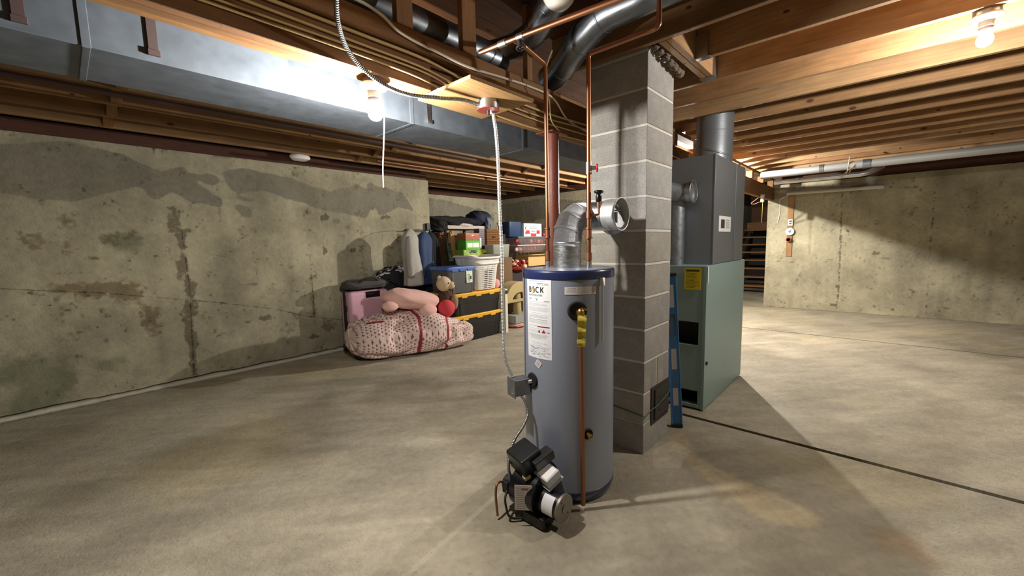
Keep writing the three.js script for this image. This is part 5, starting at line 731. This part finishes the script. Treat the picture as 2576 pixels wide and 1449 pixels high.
clearBin('clear bin of red and white ornaments, lower one on the rack', 5.66, 6.60, 1.164, 1.318, -5.40, -5.0, 0xd9b0a8, 21); clearBin('clear bin of ornaments, upper one under the white and red box', 5.68, 6.62, 1.319, 1.47, -5.40, -5.0, 0x6b7a78, 33);
single('red_ball', 'bright red ball ornament lying on the clear bins', 'ornament', lump(6.50, 1.508, -5.05, 0.04, 0.038, 0.04, 1, 0, 1, 0, 20, 12), plain(0xc9303a, 0.35)); 
printed('holiday_box', 'white and red printed holiday box on top of the clear bins', 'box', 5.90, 6.44, 1.471, 1.72, -5.34, -5.05, 0xe6e2dc, (c) => { c.fillStyle = '#efece6'; c.fillRect(0, 0, 256, 128); c.fillStyle = '#c8383a'; c.fillRect(30, 66, 200, 36); c.fillRect(96, 96, 80, 32); c.fillStyle = '#f6f3ee'; c.fillRect(80, 62, 100, 36); c.fillStyle = '#8a9bb0'; c.fillRect(80, 30, 110, 8); c.fillRect(72, 46, 124, 8); c.fillStyle = '#c8383a'; c.fillRect(96, 74, 64, 6); c.fillStyle = '#333'; c.fillRect(14, 38, 12, 20); c.fillRect(34, 24, 8, 10); c.fillStyle = '#a23a3a'; c.fillRect(18, 80, 14, 30); });
single('blue_bin', 'dark blue plastic bin behind the white and red box', 'bin', [tub(5.50, 5.86, 1.471, 1.74, -5.40, -5.05, 0.04)], plain(0x2a3f63, 0.5)); single('blue_bottle', 'small bright blue bottle on the dark trunk by the cable', 'bottle', lathe([[0, 0], [0.035, 0.002], [0.036, 0.10], [0.014, 0.13], [0.012, 0.16], [0.018, 0.165], [0.018, 0.2], [0, 0.2]], [5.19, 1.26, -5.03]), plain(0x25319c, 0.3));
single('white_jar', 'white lidded tub carrying the blue bottle', 'tub', [lathe([[0, 0], [0.05, 0], [0.055, 0.38], [0.05, 0.385], [0, 0.385]], [5.19, 0.872, -5.03])], plain(0x9c9a98, 0.5));
{ const o = thing('flower_arrangement', 'red artificial flowers on a scarlet tray on the dark trunk', 'flowers', [5.4, 0.871, -4.88]); part(o, 'tray', lathe([[0, 0.0], [0.18, 0.004], [0.245, 0.045], [0.237, 0.047], [0.175, 0.012], [0, 0.01]], [5.44, 0.872, -4.86], UP, 40), plain(0xd8402e, 0.5)); const r = rng(9), cs = [0xc02535, 0xd9525c, 0xd8b8a0, 0x8c2030, 0xcfa98a]; for (let k = 0; k < 34; k++) { const a = r() * 6.28, d = 0.23 * Math.sqrt(r()), s = 0.024 + r() * 0.022; part(o, 'blossom', lump(5.44 + d * Math.cos(a), 0.935 + r() * 0.10, -4.86 + d * Math.sin(a), s, s * 0.8, s, 1, 0.5, 5, k, 14, 10), plain(cs[Math.floor(r() * 5)], 0.8)); } for (let k = 0; k < 14; k++) { const a = r() * 6.28; part(o, 'leaf', turn(lump(0, 0, 0, 0.035, 0.004, 0.014, 1, 0, 1, 0, 10, 6), 0.4, a, 0).translate(5.44 + 0.2 * Math.cos(a), 0.94 + r() * 0.06, -4.86 + 0.2 * Math.sin(a)), plain(0x3d4a2a, 0.8)); } }
{ const o = thing('cat_tree', 'beige plush cat tree with arched tunnel behind the white board', 'cat tree', [4.95, 0.19, -4.45]); const m = phys({ color: 0xd3c08a, roughness: 1, bumpMap: tiled(grainBump, 6, 6), bumpScale: 0.012 }); const arch = []; for (let k = 0; k <= 20; k++) { const a = Math.PI * k / 20; arch.push([0.33 * Math.cos(a), 0.30 * Math.sin(a)]); } for (let k = 20; k >= 0; k--) { const a = Math.PI * k / 20; arch.push([0.21 * Math.cos(a), 0.15 * Math.sin(a)]); } part(o, 'tunnel', move(extrude(arch, 0.22, 0.012), 4.95, 0.42, -4.56), m); part(o, 'post', [lathe([[0, 0], [0.07, 0], [0.06, 0.36], [0, 0.36]], [4.97, 0.19, -4.43], UP, 24)], m); part(o, 'flank', span(4.63, 5.27, 0.40, 0.44, -4.56, -4.34, 0.012), m); }
single('grey_box', 'flat grey box on the floor under the cat tree', 'box', span(4.76, 5.2, 0.065, 0.19, -4.57, -4.28, 0.006), carton(0x8c9288)); single('pink_blanket', 'folded pink blanket under the flat grey box', 'blanket', lump(4.97, 0.032, -4.39, 0.26, 0.032, 0.17, 0.6, 0.2, 3, 6), plain(0xc98f8c, 0.95));

renderer.render(scene, camera);
